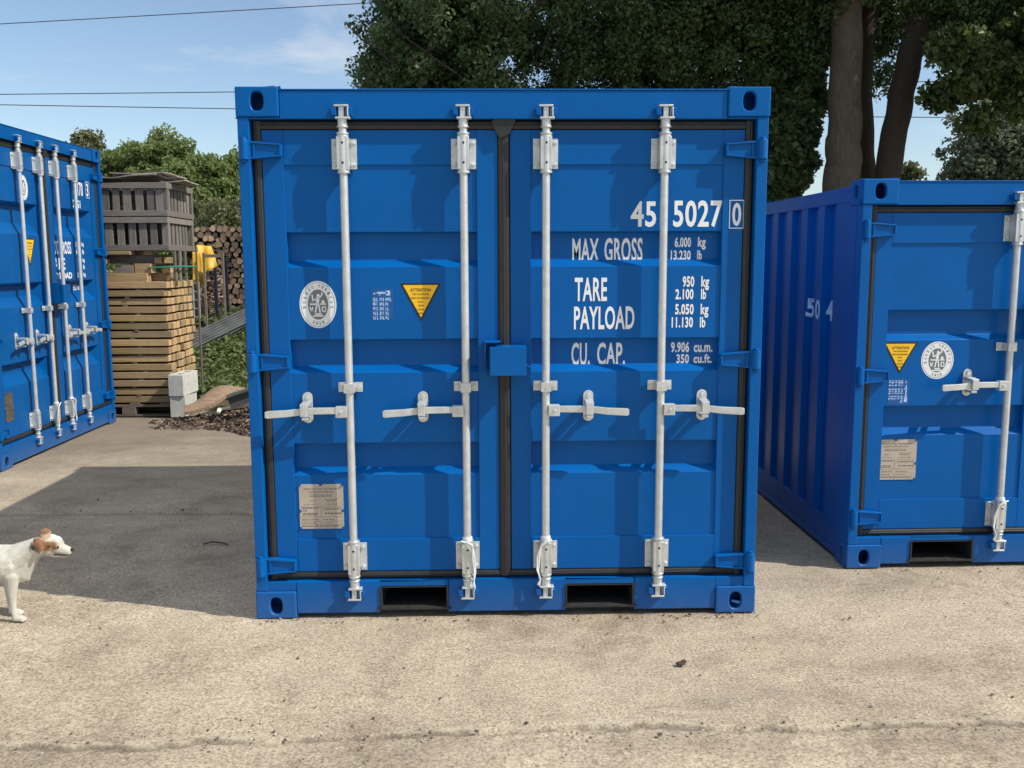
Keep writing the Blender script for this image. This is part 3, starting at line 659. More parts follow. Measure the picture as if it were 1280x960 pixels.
def emblem(parent, cx, cz, y, hw=.078, hh=.100):
    mb = MB(); E = lambda a, b, n=40, p=1.0: [(cx+a*math.cos(2*math.pi*k/n), cz+b*math.sin(2*math.pi*k/n)) for k in range(n)]
    mb.prism(E(hw, hh), y-.0010, y, 0)
    def ring(a, b, wd, yy, mi):
        o_, i_ = E(a, b), E(a-wd, b-wd); n = len(o_)
        mb.add([(x, yy, z) for x, z in o_+i_], [(k, (k+1)%n, n+(k+1)%n, n+k) for k in range(n)], mi)
    ring(hw*.93, hh*.945, .0018, y-.0014, 1)
    mb.flat(E(hw*.55, hh*.64), y-.0014, 1)
    fy = y-.0018; s = hw/.078
    def bar(x0, z0, x1, z1, wd):
        d = Vector((x1-x0, z1-z0)).normalized(); nn = Vector((-d.y, d.x))*wd/2
        mb.flat([(cx+s*(x0+nn.x), cz+s*(z0+nn.y)), (cx+s*(x0-nn.x), cz+s*(z0-nn.y)), (cx+s*(x1-nn.x), cz+s*(z1-nn.y)), (cx+s*(x1+nn.x), cz+s*(z1+nn.y))], fy, 0)
    # robed figure holding a torch and a mirror over a bar with letters
    mb.flat([(cx+s*.0065*math.cos(a/10*math.tau)+s*.002, cz+s*.038+s*.0075*math.sin(a/10*math.tau)) for a in range(10)], fy, 0)
    for b_ in ((0,.032,-.002,.006,.014), (-.004,.026,-.020,.018,.006), (-.020,.014,-.024,.042,.006), (.004,.026,.020,.044,.006), (.020,.044,.016,.052,.006),
               (-.003,.008,-.012,-.034,.006), (.002,.008,.008,-.034,.006), (-.034,.002,-.008,.002,.006), (.010,.002,.034,.002,.006), (.022,.004,.022,.018,.012),
               (-.022,-.048,.022,-.048,.006), (-.012,-.040,.014,-.040,.006), (-.034,-.010,-.028,-.030,.005), (-.022,-.010,-.028,-.030,.005), (.018,-.010,.034,-.010,.005), (.018,-.010,.018,-.028,.005), (.018,-.028,.034,-.028,.005), (.032,-.010,.032,-.028,.004)):
        bar(*b_)
    def arc(word, a0, a1, rx_, rz_, hgt, flip=False):
        for i, chx in enumerate(word):
            if chx == ' ': continue
            a = math.radians(a0 + (a1-a0)*i/(len(word)-1)); px, pz = cx+rx_*math.cos(a), cz+rz_*math.sin(a); wd = hgt*.62 if chx != '1' else hgt*.3
            rot = math.atan2(rz_*math.sin(a)/rz_**2, rx_*math.cos(a)/rx_**2) - math.pi/2
            if flip: rot += math.pi
            put_text(mb, chx, px-wd/2, px+wd/2, pz-hgt/2, pz+hgt/2, y-.0014, 1, .02, ang=rot, ctr=(px, pz))
    arc('BUREAU VERITAS', 188, -8, hw*.745, hh*.795, .0135); arc('1828', 250, 290, hw*.745, hh*.795, .0135, True)
    return mb.build('round_sticker', [WHITE, GREYV], parent, fix=False)
def triangle(parent, x0, x1, zt, zb, y):
    mb = MB(); cx = (x0+x1)/2; w_ = x1-x0; hh = zt-zb
    mb.prism([(x0, zt), (cx, zb), (x1, zt)], y-.0010, y, 1)
    mb.flat([(x0+w_*.075, zt-hh*.045), (cx, zb+hh*.11), (x1-w_*.075, zt-hh*.045)], y-.0014, 0)
    z = zt-hh*.13; yy = y-.0018
    for i, (wd, tx) in enumerate(((.50,'ATTENTION'), (.42,'THIS CONTAINER'), (.46,'MUST BE REPAIRED'), (.13,'ONLY'), (.13,'WITH'), (.17,'CORTEN'), (.13,'STEEL'))):
        hgt = hh*(.085 if i == 0 else .045); put_text(mb, tx, cx-wd*w_/2, cx+wd*w_/2, z-hgt, z, yy, 1, .02); z -= hgt + hh*(.055 if i else .045)
    return mb.build('warning_triangle', [YELLOW, BLACKV], parent, fix=False)
def print_label(parent, x0, x1, z0, z1, y, rot=False):
    mb = MB(); rnd = random.Random(5); mb.prism([(x0-.006, z0-.004), (x1+.006, z0-.004), (x1+.006, z1+.004), (x0-.006, z1+.004)], y-.0006, y, 1)
    W_, H_ = x1-x0, z1-z0
    P_ = [(.22,.86,.78,.93), (.70,.80,.92,.97), (.06,.84,.14,.90), (.34,.80,.40,.84)]
    for r_ in range(5):
        zc = .72-.165*r_; 
        for a, b in ((.02,.16), (.20,.30), (.36,.62), (.66,.98 if r_ < 1 else .86)):
            n = max(1, int((b-a)/.07))
            for k in range(n):
                u = a+(b-a)*k/n; hh = rnd.choice((.10,.125,.13)); wd = rnd.uniform(.03,.055)
                P_.append((u, zc-hh, u+wd, zc))
                if rnd.random() < .5: P_.append((u+wd, zc-hh, u+.07, zc-hh+.03))
    for a, b, c, d_ in P_: 
        if rot: a, b, c, d_ = b, 1-c, d_, 1-a
        mb.flat([(x0+a*W_, z0+b*H_), (x0+c*W_, z0+b*H_), (x0+c*W_, z0+d_*H_), (x0+a*W_, z0+d_*H_)], y-.0010, 0)
    return mb.build('worn_print_label', [PALEBLUE, DBLUE], parent, fix=False)
def plate(parent, x0, x1, z0, z1, y, m_=None):
    mb = MB(); c = .008; W_, H_ = x1-x0, z1-z0
    P_ = [(x0+c, z0), (x1-c, z0), (x1-c*.6, z0+c*.6), (x1, z0+c), (x1, z0+H_*.36), (x1-.006, z0+H_*.38), (x1-.006, z0+H_*.42), (x1, z0+H_*.44), (x1, z1-c), (x1-c*.6, z1-c*.6), (x1-c, z1),
          (x0+W_*.54, z1), (x0+W_*.515, z1-.006), (x0+W_*.475, z1-.006), (x0+W_*.45, z1), (x0+c, z1), (x0+c*.6, z1-c*.6), (x0, z1-c), (x0, z0+H_*.44), (x0+.006, z0+H_*.42), (x0+.006, z0+H_*.38), (x0, z0+H_*.36), (x0, z0+c), (x0+c*.6, z0+c*.6)]
    mb.prism(P_, y-.003, y, 0); yy = y-.0034
    put_text(mb, 'APPROVED FOR TRANSPORT', x0+W_*.10, x0+W_*.88, z1-H_*.125, z1-H_*.085, yy, 1, .01)
    put_text(mb, 'UNDER CUSTOMS SEAL', x0+W_*.20, x0+W_*.80, z1-H_*.19, z1-H_*.155, yy, 1, .01)
    rnd = random.Random(3)
    def row(a, b, zc, hh):
        u = a
        while u < b:
            l = rnd.uniform(.02, .07); l = min(l, b-u); mb.flat([(x0+u*W_, z0+zc*H_), (x0+(u+l)*W_, z0+zc*H_), (x0+(u+l)*W_, z0+(zc+hh)*H_), (x0+u*W_, z0+(zc+hh)*H_)], yy, 1); u += l+rnd.uniform(.012, .03)
    def ln(a, b, c_, d_): mb.flat([(x0+a*W_, z0+b*H_), (x0+c_*W_, z0+b*H_), (x0+c_*W_, z0+d_*H_), (x0+a*W_, z0+d_*H_)], yy, 1)
    row(.24,.74,.735,.012); ln(.24,.722,.76,.728); ln(.24,.765,.76,.77)
    row(.26,.36,.62,.018); row(.10,.42,.545,.008); row(.58,.88,.655,.016); row(.62,.84,.615,.02); row(.58,.88,.545,.016)
    row(.06,.46,.455,.022); row(.06,.2,.40,.018); row(.08,.42,.34,.02); row(.08,.42,.305,.022); row(.55,.94,.43,.028); row(.58,.92,.33,.03)
    ln(.05,.488,.95,.494); ln(.485,.27,.492,.49); ln(.03,.262,.97,.268); row(.05,.44,.195,.018); ln(.03,.165,.97,.17); row(.05,.38,.115,.018); row(.46,.75,.12,.01); row(.52,.78,.195,.016); row(.05,.92,.045,.026); ln(.03,.09,.97,.094)
    for u, v in ((.02,.02),(.98,.02),(.98,.40),(.98,.98),(.495,.99),(.02,.98),(.02,.40)):
        mb.cyl((x0+u*W_, y-.0031, z0+v*H_), (x0+u*W_, y-.0075, z0+v*H_), .0055, n=12, mi=2)
    return mb.build('data_plate', [m_ or BEIGE, PLATEINK, DBLUE], parent, fix=False)
emblem(d1[0], -.797, 1.371, yp); triangle(d1[0], -.448, -.274, 1.459, 1.296, yp)
print_label(d1[0], -.565, -.484, 1.313, 1.432, yp); plate(d1[0], -.905, -.713, .391, .590, yp)
o2 = -.99
emblem(d2[0], o2+.433, 1.052, yp2, .082, .094); triangle(d2[0], o2+.156, o2+.330, 1.143, .986, yp2)
print_label(d2[0], o2+.200, o2+.292, .834, .955, yp2, True); plate(d2[0], o2+.137, o2+.352, .447, .653, yp2)
emblem(d3[0], -.355, 2.145, yp3, .070, .098); triangle(d3[0], -.435, -.230, 1.745, 1.520, yp3); plate(d3[0], -.905, -.775, .335, .560, yp3, simple('tarnished_plate', (.12,.10,.085), .5, var=.4, scale=30, metal=.4))
Y = yp3 - t; YR = yp3 + .058 - t
lettering(d3[1], [('54170', .560, .770, 2.150, 2.275), ('22G1', .545, .700, 1.985+.055, 2.110)], Y, 'serial_number')
lettering(d3[1], [('3', .835, .875, 2.155, 2.275), ('rect', .815, .895, 2.286, 2.290), ('rect', .815, .895, 2.140, 2.144), ('rect', .815, .819, 2.14, 2.29), ('rect', .891, .895, 2.14, 2.29)], .042-t, 'check_digit')
lettering(d3[1], [('MAX GROSS', .02, .445, 1.625, 1.735), ('TARE', .02, .305, 1.490, 1.590), ('30.480', .545, .640, 1.690, 1.735), ('kg', .670, .715, 1.690, 1.735), ('67.200', .545, .640, 1.625, 1.670), ('lb', .675, .710, 1.625, 1.670),
                  ('2.180', .560, .640, 1.550, 1.590), ('kg', .670, .715, 1.545, 1.590), ('4.810', .560, .640, 1.490, 1.530), ('lb', .675, .710, 1.490, 1.530)], Y, 'weight_lettering')
lettering(d3[1], [('PAYLOAD', .02, .430, 1.410, 1.465), ('28.300', .545, .640, 1.420, 1.460), ('kg', .670, .715, 1.415, 1.460)], Y, 'payload_lettering')
lettering(d3[1], [('CU. CAP.', .085, .420, 1.292, 1.352), ('33.2', .570, .640, 1.300, 1.350), ('cu.m.', .665, .74, 1.30, 1.34)], YR, 'capacity_lettering')
# numbers on the shaded side of the right container (its corrugated side faces -x), painted over the corrugations
def side_depth(y, D=1.95, pitch=.27, dep=.025):
    a0, a1 = .262, D-.12; n = max(2, round((a1-a0)/pitch)); p = (a1-a0)/n; u = ((y-a0) % p)/p
    return 0 if u < .36 else dep*(u-.36)/.14 if u < .5 else dep if u < .86 else dep*(1-(u-.86)/.14)
for tx, y0, y1 in (('5', .690, .775), ('0', .535, .607), ('4', .410, .495)):
    V, Fs = text_mesh(tx, .03); xs = [v[0] for v in V]; zs = [v[1] for v in V]; P = []
    for v in V:
        yy = y1-(v[0]-min(xs))/(max(xs)-min(xs))*(y1-y0); P.append((-.99+.014+side_depth(yy)-.004, yy, 1.225+(v[1]-min(zs))/(max(zs)-min(zs))*.11))
    mb = MB(); mb.add(P, Fs); mb.build('side_lettering', WHITE, c2, fix=False)

# ------------------------------------------------------------------ helpers for the things further back
CP = Vector((-0.0699, -3.9247, 1.5538))
def at(px, py, y):
    """where the sight line through a photo pixel meets the vertical plane at depth y"""
    d = F_*1160 + R_*(px-640) + U_*(480-py); return CP + d*((y-CP.y)/d.y)
def clone(o, parent=None):
    c = o.copy(); COL.objects.link(c)
    if parent: c.parent = parent
    for ch in list(o.children): clone(ch, c)
    return c
def bz(x, y): return float(bank_z(np.array([[x]]), np.array([[y]]))[0, 0])

# ---- timber stack on its pallet
px_, py_ = empty('pallet', (-4.22, 5.86, 0)), 0
tag(px_, 'dark old wooden pallet on the ground under the square stack of sawn boards', 'pallet')
for i in range(7):
    mb = MB(); x = -.94+i*.3; mb.box(x-.05, x+.05, -.42, .42, .122, .140); mb.build('deck_board', PALLETW, px_, bevel=.003)
for y in (-.38, 0, .38):
    for x in (-.88, 0, .50): mb = MB(); mb.box(x-.07, x+.07, y-.045, y+.045, .022, .098); mb.build('block', PALLETW, px_, bevel=.004)
    mb = MB(); mb.box(-.97, .92, y-.045, y+.045, .0985, .1215); mb.build('stringer', PALLETW, px_, bevel=.003)
    mb = MB(); mb.box(-.97, .92, y-.045, y+.045, .002, .0215); mb.build('stringer', PALLETW, px_, bevel=.003)
def board_mesh(L, wd, ht, m_, name, warp=0):
    mb = MB(); n = 8; V = []
    for i in range(n+1):
        x = -L/2+L*i/n; dz = warp*((2*i/n-1)**2); V += [(x,-wd/2,-ht/2+dz), (x,wd/2,-ht/2+dz), (x,wd/2,ht/2+dz), (x,-wd/2,ht/2+dz)]
    fs = [(0,3,2,1), tuple(range(4*n,4*n+4))] + [(4*i+k, 4*i+(k+1)%4, 4*i+4+(k+1)%4, 4*i+4+k) for i in range(n) for k in range(4)]
    mb.add(V, fs); return mb.build(name, m_, bevel=.003, seg=1)
BL = 'pale sawn board of the regular square stack beside the tall left container'
protos = [board_mesh(1.92, .084, .0625, q, 'sawn_board', .002*k) for k, q in enumerate((SAWN, SAWN2, SAWN))]
pitch = .0822; first = set()
for L in range(15):
    for k in range(9):
        j = random.choice((0, 0, 1, 2)); o = protos[j] if j not in first else protos[j].copy()
        if j in first: COL.objects.link(o)
        first.add(j)
        o.location = (-4.245 + random.gauss(0, .012) + .006*math.sin(L), 5.492 + k*.0885 + random.gauss(0, .002) + .008*math.sin(L*1.7), .141 + pitch*L + .032)
        o.rotation_euler = (0, 0, random.gauss(0, .003)); tag(o, BL, 'timber board', 'sawn boards in the square stack')
for j in range(3):
    if j not in first: bpy.data.objects.remove(protos[j])
st0 = None
for L in range(1, 15):
    for x in (-4.95, -4.2, -3.62):
        if st0 is None:
            mb = MB(); mb.box(-.022, .022, -.40, .40, -.0088, .0088); st0 = mb.build('sticker_strip', PALLETW, bevel=.001); o = st0
        else: o = st0.copy(); COL.objects.link(o)
        o.location = (x + random.gauss(0, .05), 5.85, .141 + pitch*L - .0097)
        tag(o, 'thin spacer strip lying between two layers of the square board stack', 'wood strip', 'spacer strips in the square stack')
zt = .141 + pitch*15 - .018
# loose heavier timbers on the stack
def timber(x0, x1, y, z, wd, ht, m_, lab, rz=0, name='timber_beam'):
    mb = MB(); L = x1-x0; mb.box(-L/2, L/2, -wd/2, wd/2, 0, ht); o = mb.build(name, m_, bevel=.004)
    o.location = ((x0+x1)/2, y, z); o.rotation_euler = (0, 0, rz); tag(o, lab, 'timber beam', 'loose timbers between board stack and crates'); return o
timber(-5.1, -3.47, 5.51, zt, .11, .085, SAWN, 'pale beam lying lowest on the front edge of the board stack')
timber(-5.1, -3.30, 5.72, zt, .13, .085, SAWN2, 'second beam from the front, lying on top of the board stack')
timber(-5.1, -3.36, 5.98, zt, .12, .085, SAWN, 'beam lying at the back on top of the board stack')
for k, (x, lab) in enumerate(((-4.75, 'hidden-end bearer block at the far left of the loose timbers'), (-3.70, 'grey bearer block under the loose timbers, left of the pale block'))):
    timber(x-.09, x+.09, 5.56, zt+.0855, .16, .080, GREYWOODX, lab, name='bearer_block')
timber(-3.60, -3.44, 5.56, zt+.0855, .16, .095, SAWN, 'pale end block standing above the front beam under the crates', name='bearer_block')
timber(-3.38, -3.30, 5.70, zt+.0855, .14, .070, SAWN, 'small pale offcut behind the end block under the crates', name='bearer_block')
timber(-5.1, -3.86, 5.50, zt+.182, .10, .045, SAWN2, 'brown plank under the crates, its end to the left of the pale offcuts')
timber(-5.1, -3.44, 5.64, zt+.182, .12, .085, GREYWOODX, 'weathered grey beam directly under the crates')
for k in range(3):
    timber(-3.52+k*.085, -3.45+k*.085, 5.60+.02*k, zt+.2675 if k == 0 else zt+.182, .12, .060, SAWN if k != 1 else SAWN2, ('pale offcut on the grey beam under the crates', 'dark offcut next to the pale one under the crates', 'outermost offcut under the crate corner')[k], .1*k, name='offcut')
o = timber(-5.1, -3.62, 5.62, zt+.268, .36, .035, SAWN2, 'flat wide board right below the grey crates')
# strap
mb = MB(); pts = [(-3.46, 5.47, zt+.14), (-3.30, 5.475, zt+.145), (-3.20, 5.50, zt+.15), (-3.17, 5.7, zt+.15), (-3.17, 6.1, zt+.145)]
mb.tube(pts, .009, 8); tag(mb.build('strap', simple('green_strap', (.03,.20,.14), .6), smooth=True), 'thin green strap round the timber under the crates', 'strap')
# thin grey laths standing between stack and crates
for k, (x, y, lean, lab) in enumerate(((-3.235, 5.60, .02, 'front one of the thin grey laths standing under the crate corner'), (-3.225, 5.72, -.10, 'middle one of the thin grey laths standing under the crate corner'), (-3.222, 5.88, .05, 'back one of the thin grey laths standing under the crate corner'))):
    mb = MB(); mb.obox((0, 0, .152), (.022, .03, .304), (lean, 0, 0)); o = mb.build('lath', GREYWOOD, bevel=.002); o.location = (x, y, zt); tag(o, lab, 'lath')
# post standing at the rear corner of the stack
mb = MB(); mb.box(-.009, .009, -.010, .010, 0, 1.72); o = mb.build('wooden_post', GREYWOOD, bevel=.003); o.location = (-3.245, 6.33, bz(-3.245, 6.33)-.02 if True else 0); tag(o, 'thin upright post at the back corner of the board stack', 'post')

# ---- slatted crates
def crate(loc, label, ht, Wd=1.55, Dp=.86):
    r = empty('slatted_crate', loc, .015); tag(r, label, 'wooden crate', 'grey slatted crates on the board stack')
    x0, x1, y0, y1 = -Wd, 0, 0, Dp
    for (x, y) in ((x0+.035, y0+.035), (x1-.035, y0+.035), (x0+.035, y1-.035), (x1-.035, y1-.035), ((x0+x1)/2, y0+.035)):
        mb = MB(); mb.box(x-.034, x+.034, y-.014, y+.034, .002, ht); mb.build('corner_post', GREYWOOD, r, bevel=.003)
    for z0, z1 in ((.004, .060), (ht-.060, ht-.004)):
        mb = MB(); mb.box(x0, x1, y0-.002, y0+.018, z0, z1); mb.build('rail', GREYWOODX, r, bevel=.003)
        mb = MB(); mb.box(x0, x1, y1-.018, y1, z0, z1); mb.build('rail', GREYWOODX, r, bevel=.003)
        for x in (x0, x1-.018): mb = MB(); mb.box(x+.0005, x+.0185, y0+.019, y1-.019, z0, z1); mb.build('rail', GREYWOOD, r, bevel=.003)
    x = x0+.09
    while x < x1-.11:
        wd = random.uniform(.066, .080); mb = MB(); mb.box(x, x+wd, y0+.020, y0+.032, .01, ht-.012); mb.build('slat', GREYWOOD, r, bevel=.002)
        x += wd + random.choice((.016, .034, .042))
    x = x0+.09
    while x < x1-.11: mb = MB(); mb.box(x, x+.08, y1-.032, y1-.020, .01, ht-.012); mb.build('slat', GREYWOOD, r); x += .105
    for xs_ in (x0+.020, x1-.032):
        y = y0+.09
        while y < y1-.12: mb = MB(); wd = random.uniform(.045, .08); mb.box(xs_, xs_+.012, y, y+wd, .01, ht-.012); mb.build('slat', GREYWOOD, r); y += wd+random.uniform(.035, .06)
    for k in range(6): mb = MB(); y = y0+.05+k*.13; mb.box(x0+.03, x1-.03, y, y+.11, -.001, .012); mb.build('floor_board', GREYWOODX, r)
    return r
zc = zt + .305
crate((-3.245, 5.47, zc), 'lower grey slatted crate resting on the loose timbers of the stack', .335)
crate((-3.240, 5.475, zc+.337), 'upper grey slatted crate under the warped sheets', .335)
def warped(x0, x1, y0, y1, z, amp, m_, label, sd, rz=0):
    xs = np.linspace(x0, x1, 24); ys = np.linspace(y0, y1, 12); X, Y_ = np.meshgrid(xs, ys)
    Z = z + amp*(vnoise(X, Y_, .35, sd) + .6*vnoise(X, Y_, .15, sd+1)) + .02*((X-x0)/(x1-x0)-.5)**2*4*amp/.03
    co = np.stack([X, Y_, Z], -1).reshape(-1, 3); i = np.arange(24*12).reshape(12, 24)
    q = np.stack([i[:-1,:-1], i[:-1,1:], i[1:,1:], i[1:,:-1]], -1).reshape(-1, 4)
    o = quad_mesh('warped_sheet', co, q, m_, False); so = o.modifiers.new('thick', 'SOLIDIFY'); so.thickness = .012; tag(o, label, 'wooden sheet'); return o
SHEETW = simple('weathered_ply', (.27,.24,.21), .95, var=.45, scale=12, bmp=.4)
warped(-4.7, -3.34, 5.45, 6.28, zc+.715, .045, SHEETW, 'large warped grey sheet covering the upper crate', 71)
warped(-3.80, -3.28, 5.50, 6.25, zc+.755, .020, SHEETW, 'small loose board piece on the right end of the covering sheet', 75)
warped(-3.36, -2.99-.12, 5.62, 6.1, zc+.695, .018, SHEETW, 'thin cracked sheet sticking out over the crate corner', 79)

# ---- concrete blocks
BLK = simple('pale_concrete_block', (.50,.50,.44), .95, var=.12, scale=16, bmp=.5, bscale=90)
def block(loc, label, rz):
    mb = MB(); a, b, h_ = .075, .215, .213
    outer = [(-a,-b),(a,-b),(a,b),(-a,b)]; holes = [(-.042, -.165, .042, -.03), (-.042, .03, .042, .165)]
    # solid lower part, hollow cells open at the top
    mb.box(-a, a, -b, b, 0, .10)
    mb.box(-a, -.042, -b, b, .1001, h_); mb.box(.042, a, -b, b, .1001, h_)
    for y0, y1 in ((-b, -.165), (-.03, .03), (.165, b)): mb.box(-.0419, .0419, y0, y1, .1001, h_)
    o = mb.build('concrete_block', BLK, bevel=.003); o.location = loc; o.rotation_euler = (0, 0, rz); tag(o, label, 'concrete block', 'pale blocks stacked by the timber'); return o
block((-3.205, 5.60-.04, .006), 'lower pale hollow concrete block, on the ground at the stack corner', .04)
block((-3.195, 5.585-.04, .221), 'upper pale hollow concrete block, stacked on the other one', -.03)

# ---- bark slab, beams and debris
DEBW = wood('bark_slab_wood', (.12,.08,.05), (.34,.23,.15), 0, .95, 1, .1)
def slab(path, wd, th_, m_, name, label, cat):
    mb = MB(); V = []; n = len(path)
    for i, p in enumerate(path):
        p = Vector(p); d = (Vector(path[min(i+1, n-1)])-Vector(path[max(i-1, 0)])).normalized(); s_ = d.cross(Vector((0, 0, 1))).normalized(); u = s_.cross(d)
        w_ = wd*random.uniform(.85, 1.1)
        for k in range(7):
            a = -1+2*k/6; V.append(p + s_*a*w_/2 + u*(.045*(1-a*a)))
        for k in range(7):
            a = 1-2*k/6; V.append(p + s_*a*w_/2 + u*(.045*(1-a*a)-th_))
    fs = [tuple(range(14))[::-1], tuple(range(14*(n-1), 14*n))] + [(14*i+k, 14*i+(k+1) % 14, 14*i+14+(k+1) % 14, 14*i+14+k) for i in range(n-1) for k in range(14)]
    mb.add(V, fs); o = mb.build(name, m_, smooth=True); tag(o, label, cat); return o
slab([at(231, 513, 5.0), at(243, 510, 5.02), at(256, 503, 5.1), at(268, 494, 5.2), at(280, 487, 5.35), at(291, 488, 5.6), at(300, 489, 5.9)], .26, .03, DEBW, 'bark_slab', 'curved slab of bark-edged timber lying on the debris by the blocks', 'wood slab')
def ibeam(p0, p1, label, m_, s=.1):
    p0, p1 = Vector(p0), Vector(p1); L = (p1-p0).length; mb = MB(); t_ = s*.12
    mb.box(0, L, -s/2, s/2, s*.5-t_, s*.5); mb.box(0, L, -s/2, s/2, -s*.5, -s*.5+t_); mb.box(0, L, -t_/2, t_/2, -s*.5+t_, s*.5-t_)
    o = mb.build('steel_channel', m_, bevel=.002); o.location = p0; d = (p1-p0).normalized(); o.rotation_euler = d.to_track_quat('X', 'Z').to_euler(); tag(o, label, 'steel beam'); return o
DARKGREYM = simple('dull_painted_steel', (.055,.058,.052), .6, var=.3, scale=18)
ibeam(at(286, 503, 4.9), at(286, 503, 4.9) + Vector((.75, .25, .24)), 'dark steel beam with flanges lying slanted on the debris heap', DARKGREYM, .13)
mb = MB(); mb.obox((0, 0, 0), (.035, .10, .02), (.3, .4, .2)); o = mb.build('wood_offcut', simple('clean_split_wood', (.62,.56,.46), .8)); o.location = at(274, 513, 4.85); tag(o, 'bright pale offcut lying on the debris below the bark slab', 'offcut')
def debris(name, label, cx, cy, rx, ry, hz, n, m_list, sz, seed):
    rnd = np.random.default_rng(seed); mb = MB()
    # mound
    A = 26; Rn = 9; V = []; 
    for j in range(Rn+1):
        r = j/Rn
        for k in range(A):
            a = math.tau*k/A; rr = r*(1+.18*math.sin(3*a+1)+.1*math.sin(7*a)); x, y = cx+rx*rr*math.cos(a), cy+ry*rr*math.sin(a)
            V.append((x, y, hz*(1-r*r)**1.2*(1+.25*math.sin(5*x)*math.sin(6*y)) - .012))
    fs = [(j*A+k, (j+1)*A+k, (j+1)*A+(k+1) % A, j*A+(k+1) % A) for j in range(Rn) for k in range(A)]; mb.add(V, fs, 0)
    for i in range(n):
        r = rnd.random()**.6*1.12; a = rnd.random()*math.tau; rr = r*(1+.18*math.sin(3*a+1)+.1*math.sin(7*a)); x, y = cx+rx*rr*math.cos(a), cy+ry*rr*math.sin(a)
        z = hz*max(0, 1-r*r)**1.2*(1+.25*math.sin(5*x)*math.sin(6*y)) + rnd.random()*.02
        s = sz*rnd.uniform(.4, 1.5); mb.obox((x, y, z), (s, s*rnd.uniform(.18, .4), s*.14), (rnd.normal(0, .5), rnd.normal(0, .5), rnd.random()*6.3), int(rnd.integers(0, len(m_list))))
    o = mb.build(name, m_list, fix=False); tag(o, label, 'debris', kind='stuff'); return o
CH1 = simple('wood_chip_brown', (.13,.085,.06), .95, var=.4, scale=20); CH2 = simple('wood_chip_pale', (.30,.22,.155), .95, var=.4, scale=20); CH3 = simple('wood_chip_dark', (.06,.04,.03), .95, var=.3, scale=20)
debris('debris_heap', 'heap of brown bark and wood chippings beside the middle container', -2.10, 5.40, .66, .80, .13, 4200, [CH1, CH2, CH3, CH3, CH1], .050, 3)
debris('debris_scatter', 'loose bark scraps on the ground in front of the bark slab', -2.75, 4.98, .55, .28, .05, 900, [CH1, CH2, CH3, CH3], .035, 4)

for k, (p0, dv, L_, lab) in enumerate((((-2.75, 5.15, .10), (.9, .25, .10), .75, 'short weathered plank lying nearest on the chip heap'), ((-2.60, 5.55, .16), (1, .1, .14), .9, 'long grey plank lying across the back of the chip heap'), ((-2.45, 4.95, .08), (.7, -.35, .02), .5, 'thin broken batten at the foot of the chip heap'))):
    mb = MB(); mb.box(0, L_, -.05 if k < 2 else -.02, .05 if k < 2 else .02, 0, .022); o = mb.build('broken_plank', GREYWOODX if k != 1 else PALLETW, bevel=.003); o.location = p0; o.rotation_euler = Vector(dv).to_track_quat('X', 'Z').to_euler(); tag(o, lab, 'plank')
# ---- corrugated sheets on the bank
SHEETM = simple('grey_corrugated_sheet', (.085,.09,.088), .6, var=.35, scale=5, metal=.2)
def corrugated(p0, p1, wd, z_off, label, slope):
    p0, p1 = Vector(p0), Vector(p1); ax = (p1-p0); L = ax.length; ax.normalize(); side = Vector((-.15, slope[0], slope[1])).normalized(); up = ax.cross(side).normalized()
    if up.z < 0: up = -up
    n = 60; V = []
    for e in (0, L):
        for k in range(n+1): a = wd*k/n; V.append(p0 + ax*e + side*a + up*(.014*math.sin(a/.076*math.tau) + z_off))
    mb = MB(); mb.add(V, [(k, k+1, n+2+k, n+1+k) for k in range(n)]); o = mb.build('corrugated_sheet', SHEETM, smooth=False, fix=False)
    so = o.modifiers.new('thick', 'SOLIDIFY'); so.thickness = .004; tag(o, label, 'metal sheet', 'corrugated sheets on the bank'); return o
a = at(240, 437, 8.3); b = at(318, 399, 9.6)
corrugated(a, b, .42, 0, 'top sheet of the grey corrugated sheets leaning on the grassy bank', (.75, .42))
corrugated(a+Vector((.02, -.06, -.05)), b+Vector((-.06, -.06, -.05)), .46, -.02, 'middle sheet of the grey corrugated sheets leaning on the bank', (.75, .42))
corrugated(a+Vector((.05, -.12, -.12)), b+Vector((-.12, -.12, -.12)), .48, -.03, 'lowest sheet of the grey corrugated sheets leaning on the bank', (.75, .42))
mb = MB(); mb.tube([at(243, 427, 8.6), at(270, 416, 9.1), at(298, 401, 9.7)], .018, 8); tag(mb.build('metal_pipe', GALV, smooth=True), 'pale thin pipe lying across the corrugated sheets', 'pipe')

# ---- log rack, log stack, yellow sheet
LOGEND = None
def logmats():
    q, nt, bs = mat('log_end_wood')
    tc = N(nt, 'ShaderNodeTexCoord'); gi = N(nt, 'ShaderNodeObjectInfo')
    wv = N(nt, 'ShaderNodeTexWave', wave_type='RINGS', rings_direction='Y'); wv.inputs['Scale'].default_value = 26; wv.inputs['Distortion'].default_value = 2.5
    nt.links.new(tc.outputs['Object'], wv.inputs['Vector'])
    c = ramp(nt, wv.outputs['Fac'], [(0, (.36,.22,.13)), (1, (.58,.39,.24))]); hv = N(nt, 'ShaderNodeHueSaturation'); nt.links.new(c, hv.inputs['Color'])
    mr = N(nt, 'ShaderNodeMapRange'); mr.inputs['To Min'].default_value = .45; mr.inputs['To Max'].default_value = 1.25; nt.links.new(gi.outputs['Random'], mr.inputs['Value']); nt.links.new(mr.outputs[0], hv.inputs['Value'])
    nt.links.new(hv.outputs[0], bs.inputs['Base Color']); bs.inputs['Roughness'].default_value = .9; return q
LOGEND = logmats()
